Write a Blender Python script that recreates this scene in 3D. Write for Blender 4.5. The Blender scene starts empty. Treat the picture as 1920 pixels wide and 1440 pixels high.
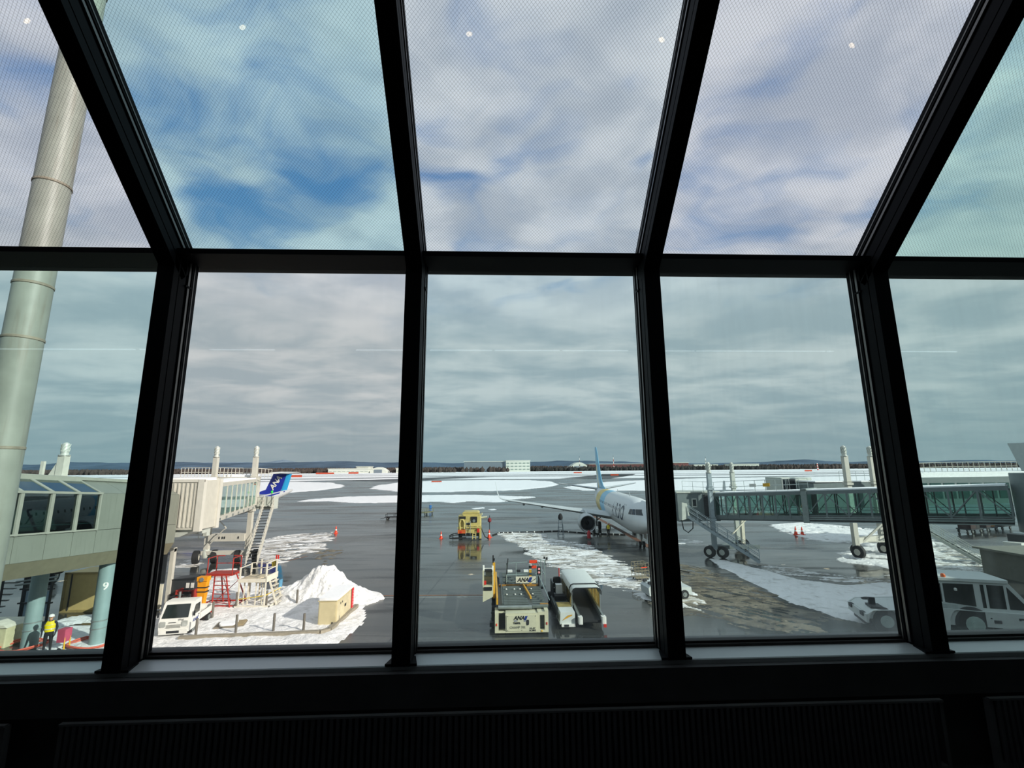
import bpy, math, random
import numpy as np
from mathutils import Vector, Matrix, noise as mnoise
random.seed(7)
scene = bpy.context.scene
COL = scene.collection
PI = math.pi

# ------------------------------------------------------------------ camera
EYE = 8.8                                   # eye height above the apron
cam_d = bpy.data.cameras.new('camera'); cam = bpy.data.objects.new('camera', cam_d); COL.objects.link(cam)
cam_d.sensor_width = 36.0; cam_d.sensor_fit = 'HORIZONTAL'; cam_d.lens = 860.68 / 1920 * 36
cam_d.clip_start = 0.05; cam_d.clip_end = 60000
def cam_axes(p, y, r):
    f = Vector((math.sin(y)*math.cos(p), math.cos(y)*math.cos(p), math.sin(p)))
    rt = Vector((math.cos(y), -math.sin(y), 0)); up = rt.cross(f)
    return rt*math.cos(r)+up*math.sin(r), up*math.cos(r)-rt*math.sin(r), f
_a, _b, _c = cam_axes(0.18055, 0.03946, -0.00707)
m = Matrix((_a, _b, -_c)).transposed().to_4x4(); m.translation = (0, 0, EYE)
cam.matrix_world = m
scene.camera = cam

# ------------------------------------------------------------------ colour management
vs = scene.view_settings
vs.view_transform = 'Standard'; vs.look = 'None'; vs.gamma = 1.0; vs.exposure = 0.0
vs.use_curve_mapping = False

# ------------------------------------------------------------------ sun
SUN_DIR = Vector((0.85, -0.53, 0)).normalized() * math.cos(math.radians(23.8)) + Vector((0, 0, math.sin(math.radians(23.8))))
sd = bpy.data.lights.new('sun', 'SUN'); sd.energy = 6.1; sd.angle = math.radians(0.6); sd.color = (1.0, 0.94, 0.84)
so = bpy.data.objects.new('sun', sd); COL.objects.link(so)
so.rotation_euler = (-SUN_DIR).to_track_quat('-Z', 'Y').to_euler(); so.location = (60, -40, 60)

# ------------------------------------------------------------------ sky: broken cloud over blue, grey-blue towards the horizon
world = bpy.data.worlds.new('sky'); scene.world = world; world.use_nodes = True
class NT:
    def __init__(s, nt): s.nt = nt; nt.nodes.clear()
    def n(s, t, **kw):
        nd = s.nt.nodes.new(t)
        for k, v in kw.items():
            if k.startswith('i_'): 
                nd.inputs[int(k[2:])].default_value = v
            else: setattr(nd, k, v)
        return nd
    def l(s, a, b): s.nt.links.new(a, b)
    def val(s, inp, x):
        if x is None: return
        if hasattr(x, 'is_linked') or isinstance(x, bpy.types.NodeSocket): s.l(x, inp)
        else: inp.default_value = x
    def math(s, op, a, b=None, c=None, clamp=False):
        nd = s.n('ShaderNodeMath', operation=op, use_clamp=clamp)
        for i, x in enumerate((a, b, c)): s.val(nd.inputs[i], x)
        return nd.outputs[0]
    def vmath(s, op, a, b=None):
        nd = s.n('ShaderNodeVectorMath', operation=op)
        s.val(nd.inputs[0], a); s.val(nd.inputs[1], b)
        return nd.outputs['Value'] if op in ('LENGTH', 'DISTANCE', 'DOT_PRODUCT') else nd.outputs[0]
    def rng(s, x, a, b, c=0.0, d=1.0, smooth=True):
        nd = s.n('ShaderNodeMapRange', interpolation_type='SMOOTHSTEP' if smooth else 'LINEAR')
        s.val(nd.inputs[0], x); nd.inputs[1].default_value = a; nd.inputs[2].default_value = b
        nd.inputs[3].default_value = c; nd.inputs[4].default_value = d
        return nd.outputs[0]
    def mix(s, f, a, b, blend='MIX'):
        nd = s.n('ShaderNodeMix', data_type='RGBA', blend_type=blend)
        s.val(nd.inputs[0], f)
        for i, x in ((6, a), (7, b)):
            if isinstance(x, (tuple, list)): nd.inputs[i].default_value = (*x[:3], 1)
            else: s.l(x, nd.inputs[i])
        return nd.outputs[2]
    def noise(s, vec, scale, detail=4, rough=0.55, dist=0.0):
        nd = s.n('ShaderNodeTexNoise'); s.val(nd.inputs['Vector'], vec)
        nd.inputs['Scale'].default_value = scale; nd.inputs['Detail'].default_value = detail
        nd.inputs['Roughness'].default_value = rough; nd.inputs['Distortion'].default_value = dist
        return nd.outputs[0]
    def mapping(s, vec, scale=(1, 1, 1), rot=(0, 0, 0), loc=(0, 0, 0)):
        nd = s.n('ShaderNodeMapping'); s.l(vec, nd.inputs[0])
        nd.inputs['Scale'].default_value = scale; nd.inputs['Rotation'].default_value = rot; nd.inputs['Location'].default_value = loc
        return nd.outputs[0]

N = NT(world.node_tree)
tc = N.n('ShaderNodeTexCoord'); sep = N.n('ShaderNodeSeparateXYZ'); N.l(tc.outputs['Generated'], sep.inputs[0])
zc = N.math('ADD', N.math('MAXIMUM', sep.outputs[2], 0.0), 0.13)
cmb = N.n('ShaderNodeCombineXYZ')
N.l(N.math('DIVIDE', sep.outputs[0], zc), cmb.inputs[0]); N.l(N.math('DIVIDE', sep.outputs[1], zc), cmb.inputs[1])
q = cmb.outputs[0]
warp = N.n('ShaderNodeTexNoise'); N.l(q, warp.inputs['Vector']); warp.inputs['Scale'].default_value = 2.4; warp.inputs['Detail'].default_value = 2.5; warp.inputs['Roughness'].default_value = 0.5
wv = N.n('ShaderNodeVectorMath', operation='MULTIPLY_ADD'); N.l(warp.outputs['Color'], wv.inputs[0]); wv.inputs[1].default_value = (0.62, 0.50, 0); N.l(q, wv.inputs[2])
qs = N.n('ShaderNodeVectorMath', operation='ADD'); N.l(wv.outputs[0], qs.inputs[0]); qs.inputs[1].default_value = (-0.31, -0.25, 0)
qw = qs.outputs[0]
dens = N.math('ADD', N.noise(N.mapping(qw, rot=(0, 0, 0.7), scale=(1, 1.35, 1)), 2.7, 5, 0.50), 0.10)
# clear gaps between the clouds, as sky directions (x/z, y/z) and their radii
for gx, gy, gr, ga in ((-0.55, 0.88, 0.15, .17), (-0.34, 0.86, 0.15, .18), (-0.78, 0.90, 0.10, .15), (-0.70, 1.36, 0.20, .36), (-0.40, 1.22, 0.14, .27),
                       (-0.99, 0.90, 0.12, .3), (-0.16, 0.93, 0.06, .16), (-0.14, 1.27, 0.09, .26), (0.03, 1.15, 0.06, .2), (0.16, 1.09, 0.06, .14),
                       (0.30, 0.88, 0.05, .16), (0.40, 1.10, 0.06, .22), (0.56, 1.20, 0.08, .16), (0.88, 1.38, 0.15, .16), (1.11, 1.27, 0.10, .22), (0.6, 0.95, 0.1, .14)):
    dist = N.vmath('DISTANCE', qw, (gx, gy, 0))
    dens = N.math('SUBTRACT', dens, N.rng(dist, 0.0, gr*1.9, ga*0.9, 0.0))
cover = N.rng(dens, 0.24, 0.62)
veil = N.noise(N.mapping(q, scale=(1, 1.2, 1)), 3.4, 4, 0.5, 0.3)
cloud = N.mix(N.rng(veil, 0.33, 0.66), (0.52, 0.585, 0.67), (0.80, 0.84, 0.885))
blue = N.mix(N.rng(sep.outputs[2], 0.1, 0.8), (0.24, 0.43, 0.66), (0.10, 0.255, 0.56))
up_sky = N.mix(cover, blue, cloud)
lowveil = N.noise(N.mapping(q, scale=(0.7, 1.0, 1), loc=(3, 1, 0)), 2.2, 5, 0.52, 0.3)
low = N.mix(N.rng(lowveil, 0.36, 0.66), (0.44, 0.52, 0.565), (0.70, 0.735, 0.745))
low = N.mix(N.rng(sep.outputs[2], 0.02, 0.17, 0.85, 0.0), low, (0.345, 0.44, 0.48))
sky = N.mix(N.rng(sep.outputs[2], 0.24, 0.44), low, up_sky)
sky = N.mix(N.rng(sep.outputs[2], -0.03, 0.0), (0.22, 0.24, 0.25), sky)
bg = N.n('ShaderNodeBackground'); N.l(sky, bg.inputs[0]); bg.inputs[1].default_value = 1.0
wo = N.n('ShaderNodeOutputWorld'); N.l(bg.outputs[0], wo.inputs[0])

# ------------------------------------------------------------------ materials
MATS = {}
def hexlin(h):
    h = h.lstrip('#'); o = []
    for i in (0, 2, 4):
        c = int(h[i:i+2], 16)/255; o.append(c/12.92 if c <= 0.04045 else ((c+0.055)/1.055)**2.4)
    return tuple(o)
def shade(c, k): return tuple(min(1, x*k) for x in c)
def mat(name, col, rough=0.5, metal=0.0, spec=0.5, var=0.12, scale=3.0, streak=0.0, dirt=None, emit=None, bump=0.0):
    """painted / plain surface with a little uneven colour; streak = vertical runs of dirt"""
    if name in MATS: return MATS[name]
    if isinstance(col, str): col = hexlin(col)
    mt = bpy.data.materials.new(name); mt.use_nodes = True; T = NT(mt.node_tree)
    co = T.n('ShaderNodeTexCoord').outputs['Object']
    nz = T.noise(co, scale, 5, 0.6)
    c = T.mix(T.rng(nz, 0.3, 0.7), shade(col, 1-var), shade(col, 1+var))
    if streak:
        sn = T.noise(T.mapping(co, scale=(5, 5, 0.35)), 1.6, 4, 0.6)
        c = T.mix(T.rng(sn, 0.5, 0.78, 0, streak), c, dirt or shade(col, 0.45))
    p = T.n('ShaderNodeBsdfPrincipled'); T.l(c, p.inputs['Base Color'])
    p.inputs['Roughness'].default_value = rough; p.inputs['Metallic'].default_value = metal
    p.inputs['Specular IOR Level'].default_value = spec
    if emit: p.inputs['Emission Color'].default_value = (*emit[0], 1); p.inputs['Emission Strength'].default_value = emit[1]
    if bump:
        b = T.n('ShaderNodeBump'); b.inputs[0].default_value = bump; T.l(T.noise(co, scale*6, 4, 0.6), b.inputs['Height']); T.l(b.outputs[0], p.inputs['Normal'])
    o = T.n('ShaderNodeOutputMaterial'); T.l(p.outputs[0], o.inputs[0])
    MATS[name] = mt; return mt
def glass(name, tint, wire=False, refl=1.0, film=0.0, filmcol=(0.5, 0.6, 0.6), grime=None):
    """a sheet of glass: tinted, slightly reflecting; wire = diamond wire net cast in the sheet; film = thin dust on it"""
    if name in MATS: return MATS[name]
    mt = bpy.data.materials.new(name); mt.use_nodes = True; T = NT(mt.node_tree)
    tr = T.n('ShaderNodeBsdfTransparent'); tr.inputs[0].default_value = (*tint, 1)
    gl = T.n('ShaderNodeBsdfGlossy'); gl.inputs['Roughness'].default_value = 0.0; gl.inputs[0].default_value = (0.9, 0.95, 0.95, 1)
    fr = T.n('ShaderNodeFresnel'); bf = T.n('ShaderNodeNewGeometry').outputs['Backfacing']
    T.l(T.rng(bf, 0, 1, 1.45, 1/1.45, False), fr.inputs[0])     # same reflection from either side of the sheet
    mx = T.n('ShaderNodeMixShader'); T.l(T.math('MULTIPLY', fr.outputs[0], refl), mx.inputs[0]); T.l(tr.outputs[0], mx.inputs[1]); T.l(gl.outputs[0], mx.inputs[2])
    out = mx.outputs[0]
    if film:
        co0 = T.n('ShaderNodeTexCoord').outputs['Object']
        nz = T.noise(T.mapping(co0, scale=(9, 1, 0.8)), 1.5, 5, 0.65)
        df = T.n('ShaderNodeBsdfTranslucent'); df.inputs[0].default_value = (*filmcol, 1)
        m2 = T.n('ShaderNodeMixShader'); ff = T.rng(nz, 0.35, 0.75, film*0.3, film)
        if grime:                                       # dried spray along the foot of the sheet: (height, reach, strength)
            sz = T.n('ShaderNodeSeparateXYZ'); T.l(co0, sz.inputs[0]); gz = T.math('ADD', sz.outputs[2], T.math('MULTIPLY', nz, -0.12))
            ff = T.math('ADD', ff, T.math('MULTIPLY', T.rng(gz, grime[0], grime[0]+grime[1], grime[2], 0.0), T.rng(nz, 0.3, 0.7, 0.6, 1.0)))
        T.l(ff, m2.inputs[0]); T.l(out, m2.inputs[1]); T.l(df.outputs[0], m2.inputs[2]); out = m2.outputs[0]
    if wire:
        uv = T.n('ShaderNodeTexCoord').outputs['UV']; sp = T.n('ShaderNodeSeparateXYZ'); T.l(uv, sp.inputs[0])
        k = 1/0.0205
        a = T.math('MULTIPLY', T.math('ADD', sp.outputs[0], sp.outputs[1]), k); b = T.math('MULTIPLY', T.math('SUBTRACT', sp.outputs[0], sp.outputs[1]), k)
        f = lambda x: T.math('LESS_THAN', T.math('ABSOLUTE', T.math('SUBTRACT', T.math('FRACT', x), 0.5)), 0.032)
        wm = T.math('MULTIPLY', T.math('MAXIMUM', f(a), f(b)), 0.75)
        dk = T.n('ShaderNodeBsdfDiffuse'); dk.inputs[0].default_value = (0.03, 0.04, 0.05, 1)
        m3 = T.n('ShaderNodeMixShader'); T.l(wm, m3.inputs[0]); T.l(out, m3.inputs[1]); T.l(dk.outputs[0], m3.inputs[2]); out = m3.outputs[0]
    o = T.n('ShaderNodeOutputMaterial'); T.l(out, o.inputs[0])
    MATS[name] = mt; return mt

# ------------------------------------------------------------------ mesh helpers
class MB:
    def __init__(s): s.v = []; s.f = []; s.mi = []; s.cur = 0
    def add(s, vs_, fs):
        o = len(s.v); s.v += [tuple(x) for x in vs_]; s.f += [tuple(i+o for i in f) for f in fs]; s.mi += [s.cur]*len(fs); return s
    def box(s, x0, x1, y0, y1, z0, z1, M=None):
        c = [Vector((x, y, z)) for x in (x0, x1) for y in (y0, y1) for z in (z0, z1)]
        if M is not None: c = [M @ p for p in c]
        return s.add(c, [(0,1,3,2), (4,6,7,5), (0,4,5,1), (2,3,7,6), (0,2,6,4), (1,5,7,3)])
    def cbox(s, c, size, rot=None):
        M = Matrix.Translation(c) @ (rot.to_4x4() if rot is not None else Matrix.Identity(4))
        x, y, z = size[0]/2, size[1]/2, size[2]/2
        return s.box(-x, x, -y, y, -z, z, M)
    def rbox(s, x0, x1, y0, y1, z0, z1, r=0.05, axis='z', n=3, M=None):
        """box with its four edges along axis rounded"""
        P = {'z': (x0, x1, y0, y1), 'y': (x0, x1, z0, z1), 'x': (y0, y1, z0, z1)}[axis]
        a0, a1, b0, b1 = P; pts = []
        for cx, cy, st in ((a1-r, b1-r, 0), (a0+r, b1-r, 1), (a0+r, b0+r, 2), (a1-r, b0+r, 3)):
            for k in range(n+1):
                t = (st + k/n)*PI/2; pts.append((cx+r*math.cos(t), cy+r*math.sin(t)))
        lo, hi = {'z': (z0, z1), 'y': (y0, y1), 'x': (x0, x1)}[axis]
        return s.prism(pts, lo, hi, axis, M)
    def prism(s, pts, lo, hi, axis='y', M=None):
        """2D outline swept along an axis: axis y takes (x,z), x takes (y,z), z takes (x,y)"""
        n = len(pts); mk = {'y': lambda a, b, t: (a, t, b), 'x': lambda a, b, t: (t, a, b), 'z': lambda a, b, t: (a, b, t)}[axis]
        vv = [Vector(mk(a, b, lo)) for a, b in pts] + [Vector(mk(a, b, hi)) for a, b in pts]
        if M is not None: vv = [M @ p for p in vv]
        return s.add(vv, [tuple(range(n)), tuple(range(2*n-1, n-1, -1))] + [(i, (i+1) % n + 0, (i+1) % n + n, i+n) for i in range(n)])
    def cyl(s, p0, p1, r0, r1=None, n=10, cap=True):
        p0, p1 = Vector(p0), Vector(p1); r1 = r0 if r1 is None else r1
        d = (p1-p0).normalized(); a = d.orthogonal().normalized(); b = d.cross(a)
        ring = lambda p, r: [p + (a*math.cos(2*PI*i/n) + b*math.sin(2*PI*i/n))*r for i in range(n)]
        fs = [(i, (i+1) % n, (i+1) % n + n, i+n) for i in range(n)]
        if cap: fs += [tuple(range(n-1, -1, -1)), tuple(range(n, 2*n))]
        return s.add(ring(p0, r0)+ring(p1, r1), fs)
    def bar(s, p0, p1, w, h=None, up=(0, 0, 1)):
        """square bar between two points"""
        p0, p1 = Vector(p0), Vector(p1); h = h or w; d = (p1-p0)
        L = d.length; d.normalize(); u = Vector(up)
        if abs(d.dot(u)) > 0.98: u = Vector((1, 0, 0)) if abs(d.x) < 0.9 else Vector((0, 1, 0))
        sdv = d.cross(u).normalized(); u = sdv.cross(d)
        M = Matrix((sdv, d, u)).transposed().to_4x4(); M.translation = p0
        return s.box(-w/2, w/2, 0, L, -h/2, h/2, M)
    def tube(s, pts, r, n=6):
        pts = [Vector(p) for p in pts]; rings = []; ref = None
        for i, p in enumerate(pts):
            d = (pts[min(i+1, len(pts)-1)] - pts[max(i-1, 0)]).normalized()
            if ref is None: ref = d.orthogonal().normalized()
            a = (ref - d*ref.dot(d)).normalized(); ref = a; b = d.cross(a)
            rr = r[i] if isinstance(r, (list, tuple)) else r
            rings.append([p + (a*math.cos(2*PI*k/n) + b*math.sin(2*PI*k/n))*rr for k in range(n)])
        return s.loft(rings)
    def loft(s, rings, cap=True, closed=True):
        n = len(rings[0]); vv = [p for r in rings for p in r]; fs = []
        for j in range(len(rings)-1):
            for i in range(n if closed else n-1):
                k = (i+1) % n; fs.append((j*n+i, j*n+k, (j+1)*n+k, (j+1)*n+i))
        if cap and closed: fs += [tuple(range(n-1, -1, -1)), tuple((len(rings)-1)*n+i for i in range(n))]
        return s.add(vv, fs)
    def lathe(s, prof, c=(0, 0, 0), n=16, axis='z', cap=True):
        """(radius, height) profile turned about an axis through c"""
        mk = {'z': lambda r, h, t: (c[0]+r*math.cos(t), c[1]+r*math.sin(t), c[2]+h), 'y': lambda r, h, t: (c[0]+r*math.cos(t), c[1]+h, c[2]+r*math.sin(t)), 'x': lambda r, h, t: (c[0]+h, c[1]+r*math.cos(t), c[2]+r*math.sin(t))}[axis]
        return s.loft([[Vector(mk(max(r, 1e-4), h, 2*PI*i/n)) for i in range(n)] for r, h in prof], cap)
    def quad(s, a, b, c, d): return s.add([a, b, c, d], [(0, 1, 2, 3)])
    def mesh(s, name, mats, smooth=35):
        me = bpy.data.meshes.new(name); me.from_pydata([tuple(p) for p in s.v], [], s.f)
        for mt in (mats if isinstance(mats, (list, tuple)) else [mats]): me.materials.append(mt)
        if isinstance(mats, (list, tuple)) and len(mats) > 1: me.polygons.foreach_set('material_index', s.mi)
        import bmesh
        bm = bmesh.new(); bm.from_mesh(me); bmesh.ops.recalc_face_normals(bm, faces=bm.faces); bm.to_mesh(me); bm.free()
        if smooth:
            me.polygons.foreach_set('use_smooth', [True]*len(me.polygons)); me.set_sharp_from_angle(angle=math.radians(smooth))
        me.update(); return me
    def wbuild(s, name, mats, parent, smooth=35, label=None):
        """geometry given in world coordinates, under an unrotated parent at top level or one level down"""
        p = parent; L = Vector((0, 0, 0))
        while p is not None: L += p.location; p = p.parent
        return s.build(name, mats, parent, smooth, -L, label)
    def build(s, name, mats, parent=None, smooth=35, loc=None, label=None):
        o = bpy.data.objects.new(name, s.mesh(name, mats, smooth)); COL.objects.link(o)
        if parent is not None: o.parent = parent
        if loc is not None: o.location = loc
        if label: o['label'] = label
        return o
def link(name, me, parent=None, loc=(0, 0, 0), rot=(0, 0, 0), sc=None):
    o = bpy.data.objects.new(name, me); COL.objects.link(o); o.location = loc; o.rotation_euler = rot
    if sc is not None: o.scale = sc
    if parent is not None: o.parent = parent
    return o
def tag(o, label, cat=None, group=None, kind=None):
    o['label'] = label
    if cat: o['category'] = cat
    if group: o['group'] = group
    if kind: o['kind'] = kind
    return o
def thing(name, label, cat, loc=(0, 0, 0), rz=0.0, group=None):
    o = bpy.data.objects.new(name, None); COL.objects.link(o); o.location = loc; o.rotation_euler = (0, 0, rz); o.empty_display_size = 0.2
    return tag(o, label, cat, group)
def struct(o, label=None):
    o['kind'] = 'structure'
    if label: o['label'] = label
    return o
def copy_tree(o, parent=None):
    c = o.copy(); COL.objects.link(c); c.parent = parent
    for ch in [x for x in o.children]: copy_tree(ch, c)
    return c
def text_mesh(s, size, shear=0.0, depth=0.004, spacing=1.0, bold=0.0):
    cu = bpy.data.curves.new('lettering', 'FONT'); cu.body = s; cu.size = size; cu.shear = shear; cu.extrude = depth; cu.align_x = 'CENTER'; cu.align_y = 'CENTER'
    cu.space_character = spacing; cu.offset = bold; cu.resolution_u = 3
    ob = bpy.data.objects.new('lettering', cu); me = bpy.data.meshes.new_from_object(ob)
    bpy.data.objects.remove(ob); bpy.data.curves.remove(cu); me.materials.clear(); return me
def text(s, size, mt, parent, loc, rot=(PI/2, 0, 0), shear=0.0, spacing=1.0, bold=0.0, name='lettering'):
    me = text_mesh(s, size, shear, 0.004, spacing, bold); me.materials.append(mt)
    return link(name, me, parent, loc, rot)

# shared paints
black = mat('black_rubber', '#151617', 0.75)
dark = mat('dark_metal', '#23262a', 0.5)
steel = mat('galvanised_steel', '#8d9492', 0.45, 0.5)
cream = mat('cream_paint', '#cfcbb8', 0.45, streak=0.25)
white_paint = mat('white_paint', '#dcdcd6', 0.4, var=0.05, streak=0.12)
navy = mat('navy_ink', '#12307c', 0.5, var=0.03)
ink = mat('black_ink', '#101218', 0.5, var=0.03)
red = mat('red_paint', '#c22a20', 0.5)
orange = mat('orange_plastic', '#e2411f', 0.5, var=0.05)
yellow = mat('yellow_paint', '#d9a818', 0.5)
def frame_matrix(A, B, za, zb):
    """axes of a sloping passage from A to B: x to the right, y along, z up"""
    d = Vector(B)-Vector(A); L = d.length; d.normalize(); sl = (zb-za)/L
    return Matrix(((d.y, d.x, 0, A[0]), (-d.x, d.y, 0, A[1]), (0, sl, 1, za), (0, 0, 0, 1))), L
snowy = mat('packed_snow', (0.88, 0.89, 0.90), 0.8, spec=0.2, var=0.05, scale=6, bump=0.3)

# ================================================================== the room: sloped window front seen from inside
frame_m = mat('dark_frame', (0.0035, 0.004, 0.0055), 0.6, spec=0.12, var=0.1)
bead_m = mat('bead_metal', (0.20, 0.19, 0.18), 0.35, 0.6, var=0.05)
sill_m = mat('sill_metal', (0.56, 0.60, 0.60), 0.42, 0.25, var=0.05, scale=1.2)
room_m = mat('room_dark', (0.022, 0.021, 0.020), 0.7, spec=0.2)
E0 = EYE
WD = 2.9                                        # window plane
MX = [-2.04 + 1.493*k for k in range(-2, 6)]    # left faces of the mullions, 0.1 wide
ZT, ZB = E0+1.303, E0-1.0
TH = math.radians(43); SA = Vector((0, 2.82, E0+1.40)); SU = Vector((0, -math.cos(TH), math.sin(TH))); SN = Vector((0, math.sin(TH), math.cos(TH)))
SLEN = 2.62                                     # length of the sloped glazing
struct(MB().box(-14.5, 15.5, -9.5, 2.72, E0-1.75, E0-1.6).build('floor', mat('floor_carpet', (0.03, 0.03, 0.033), 0.9)), 'dark carpet floor of the viewing room')
zc_ = (SA + SU*SLEN).z
struct(MB().box(-14.5, 15.5, -9.5, (SA+SU*SLEN).y+0.1, zc_, zc_+0.25).build('ceiling', room_m), 'dark ceiling behind the sloped glazing')
struct(MB().box(-14.5, 15.5, -9.7, -9.5, E0-1.75, zc_+0.25).build('wall_back', room_m), 'dark back wall of the viewing room')
struct(MB().box(-14.7, -14.5, -9.7, 2.9, E0-1.75, zc_+0.25).build('wall_left', room_m), 'dark side wall')
struct(MB().box(15.5, 15.7, -9.7, 2.9, E0-1.75, zc_+0.25).build('wall_right', room_m), 'dark side wall')
w = MB()
w.box(-14.5, 15.5, 2.72, 3.05, E0-1.75, E0-1.06)                      # spandrel under the sill
w.box(-14.5, 15.5, 2.66, 2.72, E0-1.225, E0-1.06)
for a, b in ((-14.5, MX[0]), (MX[-1]+0.1, 15.5)):
    w.box(a, b, 2.72, 3.05, E0-1.06, ZT+0.15)
    w.prism([(2.72, ZT+.1), (3.05, ZT+.1), ((SA+SU*SLEN).y+.3, zc_+.2), ((SA+SU*SLEN).y, zc_)], a, b, 'x')
struct(w.build('wall_front', mat('spandrel_dark', (0.08, 0.08, 0.08), .7, spec=.2)), 'black wall below the windows')
struct(MB().prism([(2.70, E0-1.06), (2.70, E0-1.040), (2.705, E0-1.035), (2.90, E0-1.030), (2.90, E0-1.06)], MX[0], MX[-1]+.1, 'x').build('trim_1', sill_m), 'grey metal window sill')
struct(MB().prism([(2.853, E0-1.034), (2.853, E0-1.016), (2.872, E0-1.016), (2.872, E0-1.004), (2.892, E0-1.0), (2.94, E0-1.0), (2.94, E0-1.06)], MX[0], MX[-1]+.1, 'x').build('trim_2', mat('brown_frame', (0.020, 0.017, 0.015), .5)), 'dark bottom rail of the windows')
struct(MB().prism([(2.69, ZT), (2.69, ZT+.034), (2.80, ZT+.085), (2.86, ZT+.09), (2.93, ZT+.15), (2.97, ZT)], MX[0], MX[-1]+.1, 'x').build('trim_3', frame_m), 'black transom between the upright and the sloped panes')
# mullions: stepped section, grey glazing beads on both flanks
half = [(0.05, 2.69), (0.05, 2.735), (0.047, 2.737), (0.047, 2.741), (0.05, 2.743), (0.05, 2.80), (0.044, 2.803), (0.044, 2.815), (0.05, 2.818), (0.05, 2.845), (0.056, 2.848), (0.056, 2.90)]
sec = [(x, y) for x, y in half] + [(-x, y) for x, y in reversed(half)]
mull = MB().prism(sec, E0-1.036, ZT, 'z').mesh('mullion', frame_m, 20)
bead = MB().box(-0.0535, 0.0535, 2.822, 2.838, E0-1.02, ZT).box(-0.0585, 0.0585, 2.862, 2.870, E0-1.02, ZT).mesh('glazing_bead', bead_m)
clip = MB().box(-0.058, 0.058, 2.80, 2.86, ZT-0.17, ZT-0.158).mesh('clip', frame_m)
foot = MB().prism([(-.085, 2.695), (.085, 2.695), (.062, 2.80), (-.062, 2.80)], E0-1.036, E0-1.024, 'z').mesh('foot_plate', frame_m)
raf_sec = [(x, 2.90-y) for x, y in sec]          # (x, height inward of the glass)
RM = Matrix(((1, 0, 0), tuple(SU), tuple(-SN))).transposed().to_4x4(); RM.translation = SA    # x, along slope, inward
raft = MB().prism(raf_sec, -0.12, SLEN, 'y', RM).mesh('rafter', frame_m, 20)
rbead = MB().box(-0.0535, 0.0535, 0.0, SLEN, 0.062, 0.078, RM).box(-0.0585, 0.0585, 0, SLEN, 0.030, 0.038, RM).mesh('glazing_bead', bead_m)
tn = 4
for k, x in enumerate(MX):
    o = struct(link('trim_%d' % tn, mull, None, (x+.05, 0, 0)), 'black upright window mullion'); tn += 1
    link('glazing_bead', bead, o); link('clip', clip, o); link('foot_plate', foot, o)
    o = struct(link('trim_%d' % tn, raft, None, (x+.05, 0, 0)), 'black sloping rafter between overhead panes'); tn += 1
    link('glazing_bead', rbead, o)
# panes: uneven batches of glass, some greenish, some nearly neutral
NEU, TEAL, GRN, VIO = (0.965, 0.96, 0.95), (0.83, 0.955, 0.96), (0.74, 0.96, 0.89), (0.95, 0.95, 0.985)
low_t = [TEAL, (0.77, 0.95, 0.95), NEU, TEAL, (0.82, 0.955, 0.95), (0.78, 0.955, 0.935), TEAL]
up_t = [VIO, VIO, (0.70, 0.93, 0.945), (0.92, 0.96, 0.98), VIO, (0.68, 0.95, 0.885), GRN]
def pane(name, pts, mt, uvs, label):
    """pts: four corners on the inner face; thickness 12 mm outward along the normal"""
    a, b, c, d = [Vector(p) for p in pts]; n = (b-a).cross(d-a).normalized()
    if n.y < 0: n = -n
    out = [p + n*0.012 for p in (a, b, c, d)]
    me = bpy.data.meshes.new(name); me.from_pydata([tuple(p) for p in (a, b, c, d, *out)], [], [(0, 1, 2, 3), (7, 6, 5, 4), (0, 4, 5, 1), (1, 5, 6, 2), (2, 6, 7, 3), (3, 7, 4, 0)])
    u = me.uv_layers.new(name='UVMap'); uu = list(uvs)*2
    for lp in me.loops: u.data[lp.index].uv = uu[lp.vertex_index]
    for m1 in (mt if isinstance(mt, list) else [mt]): me.materials.append(m1)
    if isinstance(mt, list): me.polygons[1].material_index = 1     # the wire net lies in one plane only
    o = bpy.data.objects.new(name, me); COL.objects.link(o)
    return struct(o, label)
words = ['far left', 'left edge', 'second from left', 'middle', 'second from right', 'right edge', 'far right']
for k in range(7):
    x0, x1 = MX[k]+.095, MX[k+1]+.005
    t = tuple(math.sqrt(c) for c in low_t[k])
    mt = glass('pane_low_%s' % k, tuple(c*0.95 for c in t), film=(0.05 if k in (4, 5) else 0.02), filmcol=(0.6, 0.66, 0.66), grime=(ZB-.06, .24, (.0, .0, .03, .05, .20, .03, .0)[k]))
    pane('window_%d' % (k+1), [(x0, WD, ZB-.03), (x1, WD, ZB-.03), (x1, WD, ZT+.03), (x0, WD, ZT+.03)], mt, [(0, 0), (1, 0), (1, 1), (0, 1)], 'clear upright window pane, %s' % words[k])
    t = tuple(math.sqrt(c) for c in up_t[k])
    mt = [glass('pane_up_%s' % k, tuple(c*0.95 for c in t), wire=True), glass('pane_up_outer_%s' % k, tuple(c*0.95 for c in t))]
    a, b = SA - SU*0.03, SA + SU*SLEN
    pane('window_%d' % (k+8), [(x0, a.y, a.z), (x1, a.y, a.z), (x1, b.y, b.z), (x0, b.y, b.z)], mt, [(x0, 0), (x1, 0), (x1, SLEN+.03), (x0, SLEN+.03)], 'sloping wired-glass pane overhead, %s' % words[k])
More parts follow.
